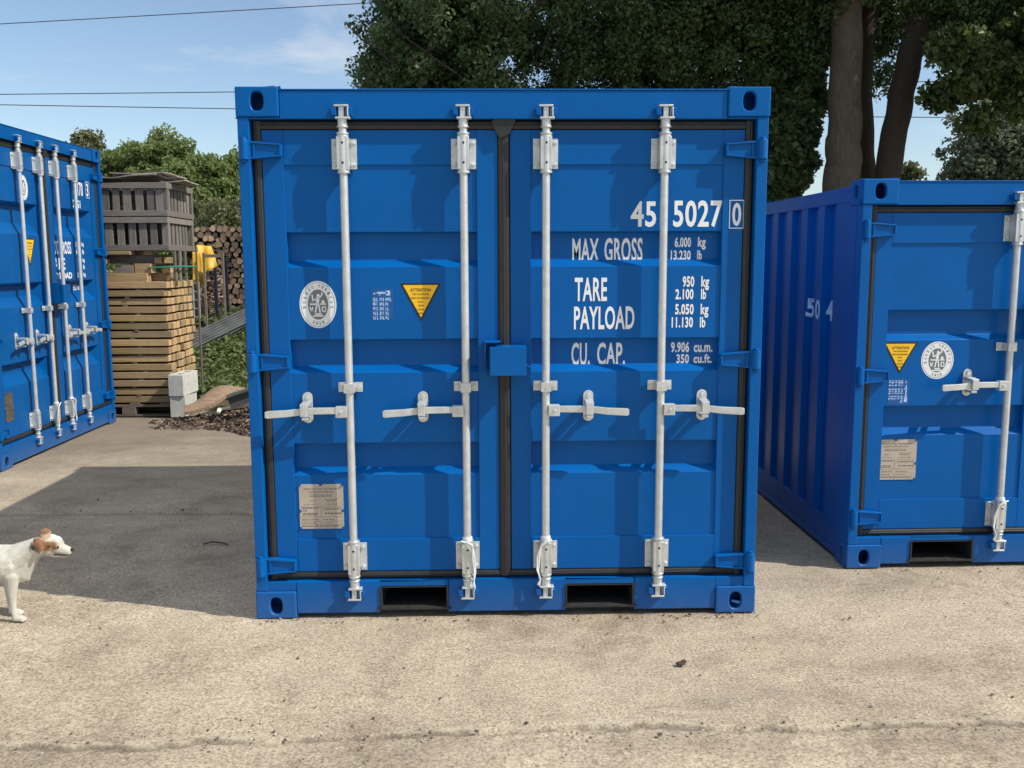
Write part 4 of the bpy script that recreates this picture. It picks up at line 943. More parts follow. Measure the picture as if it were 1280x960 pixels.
def log_mesh(kind, r, L):
    rnd = random.Random(kind*7+1); pts = []
    if kind % 3 == 0 and kind < 3: n = 14; pts = [(r*math.cos(math.tau*k/n)*rnd.uniform(.9, 1.06), r*math.sin(math.tau*k/n)*rnd.uniform(.9, 1.06)) for k in range(n)]
    elif kind % 2 == 1: pts = [(-r, -.25*r)] + [(r*1.25*math.cos(math.pi*k/8+math.pi), -.25*r+r*1.1*math.sin(math.pi*k/8+math.pi)) for k in range(1, 8)] + [(r, -.2*r), (.1*r, .75*r), (-.4*r, .6*r)]
    else: pts = [(-r, -.7*r), (-.2*r, -.95*r), (.8*r, -.6*r), (1.0*r, .1*r), (.3*r, .9*r), (-.5*r, .75*r), (-1.05*r, .1*r)]
    mb = MB(); n = len(pts); V = [(x, 0, z) for x, z in pts] + [(x*rnd.uniform(.9, 1.1), L, z*rnd.uniform(.9, 1.1)) for x, z in pts]
    mb.add(V, [tuple(range(n)), tuple(reversed(range(n, 2*n)))], 0); mb.add(V, [(k, n+k, n+(k+1) % n, (k+1) % n) for k in range(n)], 1)
    return mb.build('split_log', [LOGEND, BARKD], bevel=.004, seg=1)
lp = [log_mesh(k, .052, .45) for k in range(6)]; used = set()
y0 = 12.0; xl = at(246, 350, y0).x; zb_ = at(290, 398, y0).z - .1; rows = 19; cols = 11
mb = MB(); mb.box(xl-.1, xl+1.5, y0+.05, y0+.45, zb_-.45, zb_-.03); tag(mb.build('timber_sleeper', PALLETW, bevel=.01), 'dark timber base under the stacked split logs', 'timber base')
for r in range(rows):
    for c in range(cols):
        j = random.randrange(6); o = lp[j] if j not in used else lp[j].copy()
        if j in used: COL.objects.link(o)
        used.add(j); s = random.uniform(.82, 1.18); o.scale = (s, 1, s)
        o.location = (xl + .05 + c*.114 + (r % 2)*.057 + random.gauss(0, .012), y0 + random.gauss(0, .025), zb_ + .04 + r*.0865 + random.gauss(0, .008)); o.rotation_euler = (0, random.uniform(0, 6.28), random.gauss(0, .04))
        tag(o, 'brown split log with its cut end showing in the tall log stack', 'split log', 'split logs in the tall stack')
# dark frame rack with tangled branches in front of the logs
rk = empty('log_rack', (0, 0, 0)); tag(rk, 'dark steel rack below the yellow sheet, filled with brushwood', 'rack')
yr = 10.6; NAVY = simple('dark_blue_steel', (.012,.018,.035), .5)
A_, B_ = at(246, 396, yr), at(271, 396, yr); zt_ = at(270, 322, yr).z; base = bz(A_.x, yr)
for p, ww in ((A_, .02), (B_, .045)):
    mb = MB(); mb.box(p.x-ww/2, p.x+ww/2, yr, yr+.05, base-.05, zt_); mb.build('rack_post', NAVY, rk, bevel=.003)
    mb = MB(); mb.box(p.x-ww/2, p.x+ww/2, yr+.6, yr+.65, base-.05, zt_); mb.build('rack_post', NAVY, rk, bevel=.003)
mb = MB(); mb.box(A_.x+.011, B_.x-.024, yr, yr+.05, A_.z-.03, A_.z+.01); mb.box(A_.x+.011, B_.x-.024, yr+.6, yr+.65, A_.z-.03, A_.z+.01); mb.box(A_.x+.011, B_.x-.024, yr+.051, yr+.599, A_.z-.01, A_.z+.01); mb.build('rack_shelf', NAVY, rk)
mb = MB(); rnd = random.Random(2)
for i in range(150):
    p = Vector((rnd.uniform(A_.x+.03, B_.x-.03), rnd.uniform(yr+.08, yr+.5), rnd.uniform(A_.z+.03, zt_-.12))); d = Vector((rnd.gauss(0, .5), rnd.gauss(0, .5), rnd.gauss(0, .25))).normalized()*rnd.uniform(.04, .10)
    if p.x-abs(d.x) < A_.x or p.x+abs(d.x) > B_.x: d.x *= .3
    mb.cyl(p-d, p+d, rnd.uniform(.006, .02), n=6, mi=rnd.randrange(2))
tag(mb.build('brushwood', [CH1, CH2], fix=False), 'tangle of branches and broken sticks lying in the dark rack', 'brushwood', kind='stuff')
# ladder-like pale wire panel
mb = MB(); PW = simple('pale_wire', (.45,.44,.40), .6); a = at(243, 398, 9.6); b = at(250, 398, 9.6); zt_w = at(250, 352, 9.6).z
for x in (a.x, b.x+.005): mb.box(x-.006, x+.006, 9.6, 9.612, a.z, zt_w)
for k in range(5): z = a.z+.02+(zt_w-a.z-.04)*k/4; mb.box(a.x+.0062, b.x-.0015, 9.6, 9.612, z-.005, z+.005)
tag(mb.build('wire_panel', PW), 'pale ladder-like wire panel standing beside the timber stack', 'wire panel')
YEL = simple('yellow_plastic_sheet', (.60,.34,.012), .5, var=.14, scale=7, bmp=.2, bscale=12)
def draped(pts2, y, label, sd, dy=.25, name='plastic_sheet'):
    # quad patch through four photo corners, wrinkled, hung at real depth
    P4 = [at(px, py, y+oy) for px, py, oy in pts2]; nu, nv = 14, 16; V = []
    for j in range(nv):
        for i in range(nu):
            u, v = i/(nu-1), j/(nv-1); p = (P4[0]*(1-u)+P4[1]*u)*(1-v)+(P4[3]*(1-u)+P4[2]*u)*v
            V.append(p + Vector((0, .012*math.sin(u*9+v*3+sd)+.010*math.sin(v*8+sd*2+u*2), .003*math.sin(u*11+sd))))
    mb = MB(); mb.add(V, [(j*nu+i, j*nu+i+1, (j+1)*nu+i+1, (j+1)*nu+i) for j in range(nv-1) for i in range(nu-1)]); return mb
mb = draped([(240, 315, 0), (250, 315, .1), (257, 343, .12), (241, 352, 0)], 9.9, '', 1); m2 = draped([(245, 306, .25), (264, 308, .35), (272, 333, .3), (255, 341, .2)], 9.9, '', 4); m3 = draped([(241, 352, 0), (257, 343, .12), (259, 351, .4), (244, 361, .3)], 9.9, '', 6)
for q in (m2, m3): mb.add(q.v, q.f)
o = mb.build('plastic_sheet', YEL, smooth=True, fix=True); so = o.modifiers.new('thick', 'SOLIDIFY'); so.thickness = .006
tag(o, 'folded yellow plastic sheet hanging over the rack beside the crates', 'plastic sheet')
mb = MB(); mb.box(at(240, 0, 9.85).x, at(262, 0, 9.85).x, 9.86, 9.89, at(250, 322, 9.86).z, at(250, 318, 9.86).z); mb.box(at(262, 0, 9.85).x+.0002, at(262, 0, 9.85).x+.03, 9.86, 9.89, bz(-4, 9.86)-.05, at(250, 316, 9.86).z)
mb.box(at(240, 0, 9.85).x-.03, at(240, 0, 9.85).x-.0002, 9.86, 9.89, bz(-4, 9.86)-.05, at(250, 316, 9.86).z)
tag(mb.build('sheet_rail', PALLETW), 'dark timber rail carrying the yellow sheet', 'rail')

# ------------------------------------------------------------------ foliage
def leaves(centers, radii, per, size, rnd, flat=.35, hang=0):
    C = np.repeat(np.array(centers), per, 0); Rr = np.repeat(np.array(radii), per)[:, None]; n = len(C)
    d = rnd.normal(size=(n, 3)); d /= np.linalg.norm(d, axis=1)[:, None]; r = rnd.random((n, 1))**.45
    c = C + d*r*Rr*np.array([1, 1, .8])
    t1 = rnd.normal(size=(n, 3)); t1[:, 2] -= hang; t1 /= np.linalg.norm(t1, axis=1)[:, None]
    nn = d*.8 + rnd.normal(size=(n, 3))*.8 + np.array([0, 0, flat]); t2 = np.cross(nn, t1); t2 /= np.maximum(1e-6, np.linalg.norm(t2, axis=1))[:, None]
    up = np.cross(t1, t2); s = size*rnd.uniform(.55, 1.3, (n, 1)); wd = s*rnd.uniform(.26, .42, (n, 1))
    v0 = c - t1*s*.5; v1 = c + t2*wd + up*s*.10 - t1*s*.04; v2 = c + t1*s*.5 - up*s*.05; v3 = c - t2*wd + up*s*.10 - t1*s*.04
    V = np.stack([v0, v1, v2, v3], 1).reshape(-1, 3); q = np.arange(4*n).reshape(n, 4); return V, q
def blob(c, r, n, rnd, shell=.5):
    d = rnd.normal(size=(n, 3)); d /= np.linalg.norm(d, axis=1)[:, None]; return np.array(c) + d*(rnd.random((n, 1))**shell)*np.array(r)
def crown(name, parent, blobs, size, m_, seed, crad=.45, flat=.35, hang=0):
    rnd = np.random.default_rng(seed); Vs = []; Qs = []; b = 0
    for (c, r, ncl, per) in blobs:
        cs = blob(c, r, ncl, rnd); V, q = leaves(cs, rnd.uniform(.6, 1.3, ncl)*crad, per, size, rnd, flat, hang); Vs.append(V); Qs.append(q+b); b += len(V)
    o = quad_mesh(name, np.concatenate(Vs), np.concatenate(Qs), m_, False); o.parent = parent; return o
def limb(pts, r0, r1, wob=.06, n=9):
    pts = [Vector(p) for p in pts]; out = []; K = 7
    for i in range(len(pts)-1):
        for k in range(K): out.append(pts[i].lerp(pts[i+1], k/K))
    out.append(pts[-1]); L = len(out)
    return [p + Vector((math.sin(i*.9)*wob*r0, math.cos(i*1.3)*wob*r0, 0)) for i, p in enumerate(out)], [r0+(r1-r0)*i/(L-1) for i in range(L)]
GRP = 'tall dark trees behind the containers'
def twigs(mb, blobs, n, rnd):
    for (c, r, ncl, per) in blobs:
        for _ in range(max(2, int(n*r[0]*r[2]))):
            a = Vector(c) + Vector((rnd.uniform(-.8, .8)*r[0], rnd.uniform(-.9, .5)*r[1], rnd.uniform(-.6, .6)*r[2])); d = Vector((rnd.uniform(-1, 1), rnd.uniform(-.8, .4), rnd.uniform(.0, .9))).normalized(); L = rnd.uniform(.5, 1.1)*min(r[0], 1.2)
            pts = [a + d*L*k/4 + Vector((rnd.uniform(-.05, .05), rnd.uniform(-.05, .05), rnd.uniform(-.05, .05))) for k in range(5)]
            mb.tube(pts, [.022*(1-k/5)+.004 for k in range(5)], 5)
def tree(label, x, y, trunks, blobs, size, leaf, bark, seed, group=None, crad=.45, name='tree', cat='tree', hang=0, flat=.35):
    r = empty(name, (0, 0, 0)); tag(r, label, cat, group)
    if trunks:
        mb = MB()
        for pts, r0, r1 in trunks: p_, rs = limb(pts, r0, r1, .05); mb.tube(p_, rs, 18, jit=.02)
        if group == GRP and seed not in (106, 107): twigs(mb, blobs, 5, random.Random(seed))
        mb.build('trunk', bark, r, smooth=True)
    crown('crown', r, blobs, size, leaf, seed, crad, flat, hang); return r

def low(px, y): p = at(px, 326, y); return (p.x, y, .5)
# canopy trees right behind the middle container (crowns overlap; the upper crown keeps the lower boughs in shade)
def P3(px, py, y): p = at(px, py, y); return (p.x, p.y, p.z)
tree('dense dark broadleaf tree above the left half of the middle container', 0, 13, [([low(600, 13), P3(598, 150, 13), P3(600, 0, 13), P3(590, -250, 13)], .32, .16), ([P3(600, 60, 13), P3(520, -20, 12.4), P3(470, -120, 12)], .12, .04), ([P3(600, 90, 13), P3(680, 0, 12.6), P3(730, -120, 12)], .12, .04)],
     [(P3(575, 60, 12.8), (1.55, 1.5, 1.3), 171, 251), (P3(515, 70, 13.2), (.95, 1.1, 1.1), 98, 251), (P3(540, -70, 13), (1.45, 2.2, 1.5), 122, 173), (P3(600, 180, 13.5), (1.6, 1.2, 1.2), 65, 212), (P3(620, -260, 12.2), (3.0, 3.4, 2.2), 187, 154)], .078, LEAF_DARK, BARKD, 101, GRP, crad=.34)
tree('dense dark broadleaf tree above the right half of the middle container', 0, 13, [([low(790, 14), P3(790, 150, 14), P3(800, 0, 14), P3(810, -250, 13.5)], .30, .15), ([P3(800, 50, 14), P3(870, -30, 13), P3(920, -150, 12.6)], .12, .04), ([P3(915, 20, 12.6), P3(905, 45, 12.9), P3(870, 80, 13.4)], .03, .05)],
     [(P3(770, 50, 13.2), (1.8, 1.5, 1.3), 187, 251), (P3(900, 45, 13.2), (1.5, 1.4, 1.25), 154, 251), (P3(840, -80, 13.4), (2.2, 2.2, 1.5), 130, 173), (P3(820, 170, 13.8), (2.0, 1.1, 1.2), 81, 212), (P3(840, -270, 12.2), (3.4, 3.6, 2.2), 212, 154)], .078, LEAF_DARK, BARKD, 102, GRP, crad=.34)
tree('ivy-clad dark tree filling the gap right of the middle container', 0, 13, [([low(975, 13.4), P3(976, 160, 13.4), P3(985, 0, 13.4)], .2, .14)],
     [(P3(978, 60, 13.2), (.80, .9, 1.1), 81, 251), (P3(982, 130, 13.1), (.62, .6, .8), 65, 251), (P3(975, 200, 13.1), (.50, .5, .9), 73, 232), (P3(1000, 140, 12.9), (.24, .3, .35), 11, 154)], .125, LEAF_DARK, BARKD, 103, GRP, crad=.25)
tree('tree with the thickest grey-brown trunk, beside the right container', 0, 12, [([low(1050, 12), P3(1050, 262, 12), P3(1053, 215, 12), P3(1055, 170, 12), P3(1057, 90, 12), P3(1060, 0, 12), P3(1064, -220, 12)], .34, .215), ([P3(1060, -30, 12), P3(1010, -110, 11.4), P3(960, -200, 11)], .12, .05)],
     [(P3(1010, -60, 12), (1.6, 1.8, 1.1), 73, 212), (P3(1000, 25, 12.7), (.75, .6, .7), 49, 232), (P3(1040, -220, 11), (3.0, 3.2, 1.8), 154, 154), (P3(1010, 75, 12.6), (.30, .3, .30), 11, 134)], .078, LEAF_DARK, BARK, 104, GRP, crad=.34)
tree('tree with a slender straight trunk between two thicker ones', 0, 13, [([low(1084, 13), P3(1086, 235, 13), P3(1082, 190, 13), P3(1080, 100, 13), P3(1086, 0, 13), P3(1094, -220, 13)], .17, .12)],
     [(P3(1095, -60, 13.4), (1.2, 1.5, 1.0), 49, 193), (P3(1108, 30, 13.6), (.42, .5, .75), 29, 173), (P3(1106, 95, 13.5), (.28, .3, .35), 7, 115), (P3(1100, -240, 13), (2.4, 2.6, 1.6), 89, 154)], .078, LEAF_DARK, BARKD, 105, GRP, crad=.34)
tree('forked dark tree leaning to the right behind the right container', 0, 12, [([low(1103, 12), P3(1108, 226, 12), P3(1119, 160, 12), P3(1131, 100, 12), P3(1141, 55, 12)], .225, .20), ([P3(1142, 60, 12), P3(1146, 10, 12), P3(1150, -120, 12)], .16, .13), ([P3(1141, 66, 12), P3(1160, 20, 12), P3(1190, -60, 12), P3(1230, -180, 11.6)], .18, .12),
     ([P3(1163, 8, 12), P3(1215, 10, 11.8), P3(1262, 40, 11.6)], .06, .02), ([P3(1200, 9, 11.86), P3(1240, 70, 11.6), P3(1262, 120, 11.5)], .04, .012)],
     [(P3(1180, 0, 12), (.7, .8, .45), 49, 184), (P3(1225, 10, 11.8), (.85, .9, .55), 65, 173), (P3(1250, -90, 11.8), (1.8, 1.8, 1.0), 98, 173), (P3(1180, -230, 11), (2.8, 3, 1.8), 147, 154)], .078, LEAF_DARK, BARKD, 106, GRP, crad=.34)
tree('lighter leafy boughs hanging in from the right edge over the right container', 0, 11, [([low(1390, 11), P3(1385, 100, 11), P3(1370, -100, 11)], .26, .18), ([P3(1380, 0, 11), P3(1320, 10, 10.9), P3(1250, 50, 10.8), P3(1190, 90, 10.8)], .06, .012), ([P3(1382, 60, 11), P3(1320, 80, 10.8), P3(1250, 105, 10.8), P3(1205, 130, 10.8)], .05, .01)],
     [(P3(1200, 55, 10.9), (.42, .5, .30), 20, 134), (P3(1190, 110, 10.9), (.40, .4, .22), 17, 115), (P3(1235, 80, 10.8), (.50, .5, .35), 29, 145), (P3(1270, 115, 10.8), (.5, .5, .42), 32, 145), (P3(1300, 40, 10.8), (.7, .8, .7), 49, 145), (P3(1172, 60, 10.9), (.20, .3, .2), 5, 95), (P3(1380, -60, 11), (1.9, 2, 1.4), 98, 154), (P3(1225, 150, 10.9), (.22, .2, .14), 5, 95)], .115, LEAF_RIGHT, BARKD, 107, GRP, crad=.22, hang=.4)
# distance
G2 = 'far trees beyond the yard'
tree('pale grey-green tree in the distance above the right container', 0, 30, [([low(1240, 32), P3(1238, 200, 32), P3(1235, 130, 32)], .25, .08)],
     [(P3(1240, 190, 32), (1.9, 1.6, 1.2), 70, 70), (P3(1228, 150, 32), (1.0, 1, .8), 34, 70), (P3(1262, 160, 32), (1.2, 1.2, 1.2), 50, 70), (P3(1275, 215, 32), (1.6, 1.4, 1.4), 50, 70), (P3(1210, 215, 32), (.9, .9, .7), 26, 70), (P3(1270, 120, 32.5), (1.0, 1, .7), 22, 70)], .20, LEAF_GREY, BARKD, 108, G2, crad=.5)
tree('small yellow-green tree top peeping over the right container beside the leaning trunk', 0, 30, [([low(1134, 30), P3(1134, 225, 30)], .12, .05)], [(P3(1133, 222, 30), (.5, .5, .45), 24, 70)], .16, LEAF_FAR2, BARKD, 109, G2, crad=.3)
far = [(105, 197, 42, 1.1, .8, 'small far treetop just above the roof of the left container', LEAF_FAR2), (160, 212, 38, 1.7, 1.2, 'round far tree rising behind the crates on the left', LEAF_FAR),
       (203, 205, 37, 1.65, 1.35, 'tallest far tree, behind the right end of the crates', LEAF_FAR), (252, 232, 35, 1.5, 1.3, 'far tree right of the crates, halfway to the middle container', LEAF_FAR), (300, 228, 36, 1.2, 1.35, 'far tree meeting the left edge of the middle container', LEAF_FAR)]
for i, (px, py, y, rx, rz_, lab, lf) in enumerate(far):
    bl = [(P3(px, py, y), (rx, rx, rz_*.8), 60, 95), (P3(px-14, py+25, y-.6), (rx*.9, rx*.8, rz_*.7), 36, 90), (P3(px+14, py+22, y-.5), (rx*.9, rx*.8, rz_*.7), 36, 90), (P3(px, py+70, y), (rx*1.2, rx, rz_*1.3), 70, 90), (P3(px+4, py-18, y+.2), (rx*.45, rx*.5, rz_*.55), 16, 90)]
    tree(lab, 0, y, [([low(px, y), P3(px, py, y)], .25, .07)], bl, .20, lf, BARKD, 120+i, G2, crad=.46)
for i, (px, py, y, rx, rz_, lab, lf) in enumerate(((255, 285, 24, 1.0, .75, 'bushy shrub right behind the yellow sheet', LEAF_FAR2), (290, 280, 22, .9, .7, 'pale shrub growing above the log stack', LEAF_FAR2), (225, 290, 27, 1.6, 1.0, 'wide shrub hidden partly by the crates', LEAF_FAR), (320, 290, 25, 1.3, 1.0, 'shrub behind the left post of the middle container', LEAF_FAR))):
    tree(lab, 0, y, [([low(px, y), P3(px, py, y)], .06, .03)], [(P3(px, py, y), (rx, rx, rz_), 60, 90), (P3(px, py+35, y), (rx*1.1, rx, rz_), 50, 80)], .13, lf, BARKD, 140+i, G2, crad=.34, name='shrub', cat='shrub')
# solid far wood closing the horizon behind everything
rnd = np.random.default_rng(5); cs = []
for k in range(900):
    x = rnd.uniform(-90, 90); cs.append((x, rnd.uniform(60, 75), rnd.uniform(0, 3.4)))
V, q = leaves(cs, [1.5]*len(cs), 60, .55, rnd); o = quad_mesh('far_wood', V, q, LEAF_FAR, False); tag(o, 'low belt of distant woodland closing the horizon', 'woodland', kind='stuff')

# grass and weeds on the bank
rnd = np.random.default_rng(9); V = []; n = 15000
px = rnd.uniform(-6.2, -1.4, n*3); py = rnd.uniform(6.2, 13, n*3); dens = vnoise(px, py, .9, 61)+.5*vnoise(px, py, .3, 62)+.25*(px > -3.7)*(py > 6.6) + .10*(py > 8)
k = dens > -.02; px, py = px[k][:n], py[k][:n]; pz = bank_z(px, py) - .01; n = len(px)
h_ = rnd.uniform(.05, .20, n); a = rnd.uniform(0, 6.28, n); lean = rnd.normal(0, .05, (n, 2)); wv_ = .008
b0 = np.stack([px-wv_*np.cos(a), py-wv_*np.sin(a), pz], 1); b1 = np.stack([px+wv_*np.cos(a), py+wv_*np.sin(a), pz], 1)
t1 = np.stack([px+lean[:,0]+.003*np.cos(a), py+lean[:,1]+.003*np.sin(a), pz+h_], 1); t0 = np.stack([px+lean[:,0]-.003*np.cos(a), py+lean[:,1]-.003*np.sin(a), pz+h_], 1)
V = np.stack([b0, b1, t1, t0], 1).reshape(-1, 3)
wx = np.concatenate([rnd.uniform(-4.2, -2.2, 1500), rnd.uniform(-6, -2, 600)]); wy = np.concatenate([rnd.uniform(6.3, 9.2, 1500), rnd.uniform(6.5, 12, 600)]); kk = vnoise(wx, wy, .6, 91)+.18 > 0; wx, wy = wx[kk], wy[kk]
cs = np.stack([wx, wy, bank_z(wx, wy)+.07+.16*np.clip(vnoise(wx, wy, .4, 92), 0, 1)], 1); V2, q2 = leaves(cs, [.12]*len(cs), 20, .075, rnd, flat=1.0)
V = np.concatenate([V, V2]); o = quad_mesh('grass', V, np.arange(len(V)).reshape(-1, 4), GRASS, False); tag(o, 'green grass and low weeds growing on the earth bank', 'grass', kind='stuff')

# overhead wires
WIRE = simple('dark_cable', (.08,.085,.10), .7)
for (a, b, lab) in (((0, 30), (440, 5), 'highest of the three overhead wires, rising to the right'), ((0, 118), (292, 115), 'middle one of the three overhead wires, nearly level'), ((0, 131), (292, 136), 'lowest of the three overhead wires, falling to the right')):
    A2, B2 = at(*a, 40), at(*b, 40); d = (B2-A2); P_ = []
    for i in range(41):
        t_ = -1.2+i*.12*(1.6 if b[0] == 440 else 1.9); p = A2 + d*t_; P_.append(p + Vector((0, 0, .012*(t_-.5)**2)))
    mb = MB(); mb.tube(P_, .020, 6); tag(mb.build('overhead_wire', WIRE, smooth=True), lab, 'wire', 'overhead wires in the sky')

rnd = np.random.default_rng(77); mb = MB(); GR = [simple('grit_pale', (.42,.37,.30), .95), simple('grit_dark', (.10,.08,.06), .95), simple('grit_leafy', (.16,.10,.05), .95)]
for i in range(620):
    x, y = rnd.uniform(-3.4, 3.0), (rnd.uniform(-1.9, 2.6) if i % 3 else rnd.normal(-1.02, .05)); s_ = rnd.uniform(.0018, .0050)*(1.5 if rnd.random() < .12 else 1)
    if -1.12 < x < 1.12 and y > -.01: y = rnd.uniform(-.06, -.005)
    if x > 1.7 and y > .55: y = rnd.uniform(.48, .56)
    mb.obox((x, y, s_*.5), (s_*rnd.uniform(1.2, 2.4), s_*rnd.uniform(1, 1.8), s_), (rnd.normal(0, .2), rnd.normal(0, .2), rnd.random()*6), int(rnd.integers(0, 3)))
tag(mb.build('grit', GR, fix=False), 'loose grit and crumbs scattered over the concrete yard', 'grit', kind='stuff')
# small litter
mb = MB(); p = at(852, 832, -.53); mb.ellipsoid((0, 0, .008), (.020, .013, .007)); mb.ellipsoid((.012, .004, .014), (.012, .009, .006)); o = mb.build('dead_leaf', simple('dead_leaf_brown', (.07,.04,.025), .9), smooth=True); o.location = (.66, -.53, 0); tag(o, 'small curled dark brown leaf on the concrete before the middle container', 'dead leaf')
mb = MB(); mb.tube([(-1.66, 1.08, .006), (-1.62, 1.10, .014), (-1.57, 1.10, .010), (-1.52, 1.07, .006)], .004, 6); tag(mb.build('twig', simple('twig_dark', (.04,.03,.022), .9), smooth=True), 'thin dark twig on the shaded concrete left of the middle container', 'twig')

# ------------------------------------------------------------------ dog
def dogmat():
    q, nt, bs = mat('dog_coat')
    tc = N(nt, 'ShaderNodeTexCoord'); wn = N(nt, 'ShaderNodeTexNoise', in_Scale=60, in_Detail=3); nt.links.new(tc.outputs['Object'], wn.inputs['Vector'])
    vm = N(nt, 'ShaderNodeVectorMath', operation='MULTIPLY_ADD'); nt.links.new(wn.outputs['Color'], vm.inputs[0]); vm.inputs[1].default_value = (.012, .012, .012); nt.links.new(tc.outputs['Object'], vm.inputs[2])
    sh = N(nt, 'ShaderNodeVectorMath', operation='SUBTRACT'); nt.links.new(vm.outputs[0], sh.inputs[0]); sh.inputs[1].default_value = (.006, .006, .006)
    base = ramp(nt, noise(nt, 22, 4, .6), [(.3, (.50,.47,.38)), (.7, (.68,.65,.56))]); c = base
    def patch(c, ctr, rad, col, soft=.25):
        ctr = (ctr[0]-.022*min(1, max(0, (ctr[0]+2.10)/.09)), ctr[1], ctr[2])
        s1 = N(nt, 'ShaderNodeVectorMath', operation='SUBTRACT'); nt.links.new(sh.outputs[0], s1.inputs[0]); s1.inputs[1].default_value = ctr
        d1_ = N(nt, 'ShaderNodeVectorMath', operation='DIVIDE'); nt.links.new(s1.outputs[0], d1_.inputs[0]); d1_.inputs[1].default_value = rad
        ln = N(nt, 'ShaderNodeVectorMath', operation='LENGTH'); nt.links.new(d1_.outputs[0], ln.inputs[0])
        f = ramp(nt, ln.outputs['Value'], [(1-soft, (1,1,1)), (1.0, (0,0,0))]); return mix(nt, f, c, col)
    TAN = (.27,.125,.055)
    c = patch(c, (-1.958, .0, .338), (.044, .08, .026), TAN, .3); c = patch(c, (-2.000, .0, .350), (.031, .09, .045), TAN, .2); c = patch(c, (-1.975, .03, .378), (.028, .06, .018), (.52,.33,.17), .5); c = patch(c, (-2.004, .085, .405), (.040, .06, .040), TAN)
    c = patch(c, (-1.948, .0, .318), (.024, .08, .012), (.48,.30,.17), .6)
    c = patch(c, (-1.930, .040, .378), (.034, .030, .020), (.78,.74,.65)); c = patch(c, (-2.03, .040, .315), (.018, .06, .020), (.75,.70,.60))
    c = patch(c, (-1.957, -.0, .337), (.010, .06, .0085), (.06,.035,.02), .5)
    c = patch(c, (-2.026, -.0, .336), (.012, .06, .017), (.04,.025,.016), .35)
    nt.links.new(c, bs.inputs['Base Color']); bs.inputs['Roughness'].default_value = .85; bs.inputs['Sheen Weight'].default_value = .25
    bump(nt, bs, noise(nt, 190, 4, .8, mscale=(.4, 1, 1)), .9, .006); return q
def blend(path, mb, k=14):
    """tapering chain of spheres through (x,y,z,r) knots"""
    for i in range(len(path)-1):
        a, b = path[i], path[i+1]
        for j in range(k+1):
            t_ = j/k; c = [a[q]+(b[q]-a[q])*t_ for q in range(4)]; mb.ellipsoid(c[:3], (c[3],)*3, nu=12, nv=8)
dg = empty('dog', (-2.30, .045, 0)); tag(dg, 'small white terrier with a tan head patch standing at the left edge', 'dog')
mb = MB(); yc = .045
blend([(-2.175, yc, .252, .080), (-2.25, yc, .248, .086), (-2.36, yc, .245, .078), (-2.46, yc, .250, .066), (-2.54, yc, .262, .062)], mb)     # trunk
mb.ellipsoid((-2.150, yc, .240), (.070, .058, .082)); mb.ellipsoid((-2.52, yc, .255), (.072, .060, .068)); mb.ellipsoid((-2.125, yc, .212), (.042, .045, .048))
blend([(-2.160, yc, .262, .068), (-2.100, yc, .294, .055), (-2.045, yc-.002, .318, .046), (-1.995, yc-.004, .330, .040)], mb)                                # neck
blend([(-2.052, yc, .288, .034), (-2.085, yc, .252, .040), (-2.120, yc, .215, .046)], mb, 12); blend([(-2.112, yc, .205, .032), (-2.100, yc, .186, .016), (-2.097, yc, .174, .006)], mb, 8)                                                                             # chest tuft
mb.ellipsoid((-1.972, yc-.005, .340), (.050, .040, .042)); mb.ellipsoid((-1.945, yc-.005, .343), (.032, .034, .030)); mb.ellipsoid((-1.970, yc-.005, .312), (.040, .032, .028))
blend([(-1.945, yc-.006, .322, .0300), (-1.918, yc-.007, .313, .0255), (-1.893, yc-.008, .306, .0205)], mb, 8)                                     # muzzle
blend([(-1.955, yc-.006, .300, .0220), (-1.925, yc-.007, .292, .0150), (-1.900, yc-.007, .288, .0105)], mb, 8)                                                                  # lower jaw
mb.ellipsoid((-1.930, yc-.030, .334), (.013, .010, .011)); mb.ellipsoid((-1.930, yc+.020, .334), (.013, .010, .011))                                # brows
def ear(s):   # folded ear: stands from the skull and tips over
    if s < 0:
        mb.ellipsoid((-2.002, yc-.038, .360), (.026, .011, .016), (.25, .30, 0)); mb.ellipsoid((-1.999, yc-.047, .342), (.019, .0085, .022), (.12, .1, 0)); mb.ellipsoid((-1.990, yc-.050, .322), (.012, .007, .020), (0, .35, 0)); mb.ellipsoid((-2.022, yc-.045, .340), (.013, .009, .020), (0, -.3, 0))
    else:
        mb.ellipsoid((-2.004, yc+.028, .370), (.022, .009, .022), (-.2, -.25, 0)); mb.ellipsoid((-1.996, yc+.036, .382), (.020, .0075, .012), (-.2, .5, 0)); mb.ellipsoid((-2.017, yc+.030, .377), (.014, .0075, .015))
ear(-1); ear(1)
def foreleg(y, dx):
    blend([(-2.150+dx, y, .205, .034), (-2.152+dx, y, .150, .0240), (-2.153+dx, y, .100, .0165), (-2.152+dx, y, .055, .0130), (-2.146+dx, y, .026, .0155)], mb)
    mb.ellipsoid((-2.134+dx, y, .015), (.030, .019, .0145))
    for k in range(4): mb.ellipsoid((-2.112+dx+(.004 if k in (1, 2) else 0), y-.0135+.009*k, .0095), (.0115, .0055, .0092))
foreleg(yc-.038, 0); foreleg(yc+.040, -.052)
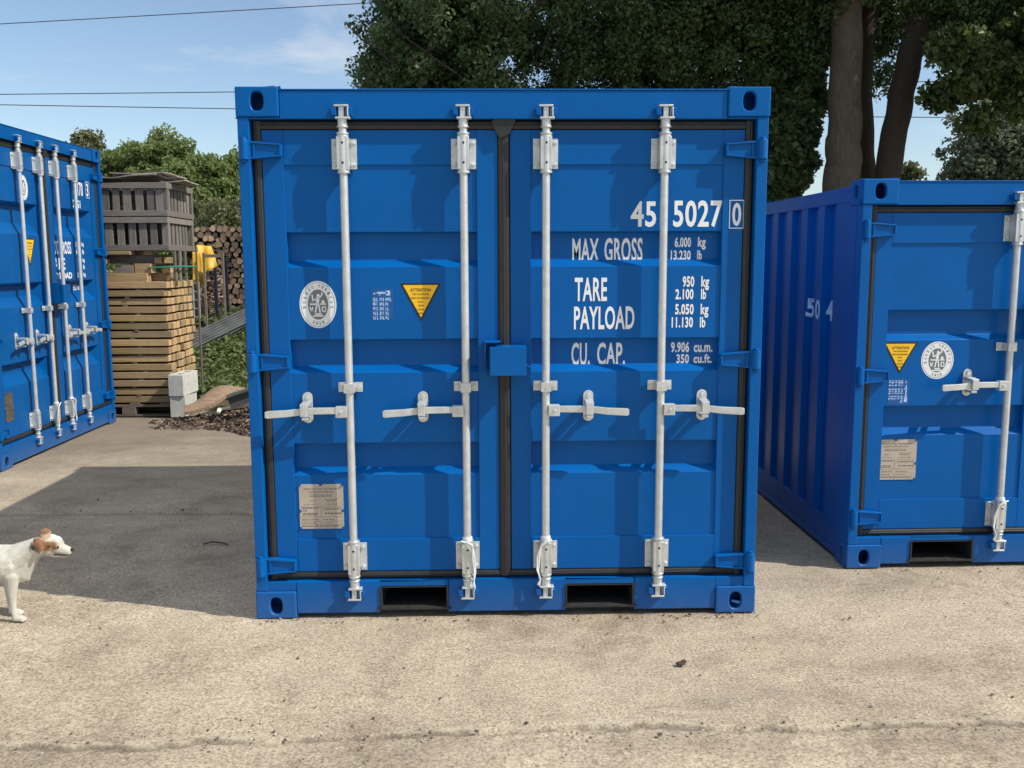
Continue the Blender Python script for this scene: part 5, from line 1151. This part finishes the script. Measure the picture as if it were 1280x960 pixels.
def hindleg(y, dx):
    blend([(-2.500+dx, y, .235, .058), (-2.455+dx, y, .175, .038), (-2.505+dx, y, .118, .024), (-2.545+dx, y, .095, .0165), (-2.535+dx, y, .045, .0140), (-2.528+dx, y, .022, .0150)], mb)
    mb.ellipsoid((-2.510+dx, y, .014), (.032, .019, .0135))
    for k in range(4): mb.ellipsoid((-2.486+dx, y-.0135+.009*k, .0090), (.011, .0055, .0088))
hindleg(yc-.036, 0); hindleg(yc+.036, .03)
blend([(-2.585, yc, .290, .020), (-2.630, yc, .330, .014), (-2.650, yc, .375, .009)], mb, 10)
tmp = mb.build('body', dogmat(), fix=False)
rm = tmp.modifiers.new('r', 'REMESH'); rm.mode = 'VOXEL'; rm.voxel_size = .0034; sm = tmp.modifiers.new('s', 'SMOOTH'); sm.factor = .5; sm.iterations = 4
me = bpy.data.meshes.new_from_object(tmp.evaluated_get(bpy.context.evaluated_depsgraph_get())); bpy.data.objects.remove(tmp)
me.polygons.foreach_set('use_smooth', [True]*len(me.polygons))
vc = np.empty(len(me.vertices)*3, np.float32); me.vertices.foreach_get('co', vc); vc = vc.reshape(-1, 3); vc[:, 0] -= .022*np.clip((vc[:, 0]+2.10)/.09, 0, 1); me.vertices.foreach_set('co', vc.ravel()); me.update()
body = bpy.data.objects.new('body', me); COL.objects.link(body); body.parent = dg; body.matrix_parent_inverse = Matrix.Translation(dg.location).inverted()
EYE = simple('dog_eye', (.006,.004,.003), .08); NOSE = simple('dog_nose', (.012,.010,.010), .35); LIP = simple('dog_lip', (.02,.012,.012), .6)
def dpart(name, fn, m_):
    q = MB(); fn(q); q.v = [(a-.022, b, c) for a, b, c in q.v]; o = q.build(name, m_, dg, smooth=True); o.matrix_parent_inverse = Matrix.Translation(dg.location).inverted()
dpart('eye', lambda q: q.ellipsoid((-1.924, yc-.0335, .331), (.0072, .0045, .0062)), EYE); dpart('eye', lambda q: q.ellipsoid((-1.924, yc+.022, .331), (.0072, .0045, .0062)), EYE)
dpart('nose', lambda q: (q.ellipsoid((-1.8735, yc-.008, .312), (.0085, .0105, .0080))), NOSE)
dpart('mouth', lambda q: q.tube([(-1.942, yc-.0310, .297), (-1.925, yc-.0290, .296), (-1.908, yc-.0265, .293), (-1.892, yc-.0235, .2915), (-1.882, yc-.017, .294)], .0028, 8), LIP)
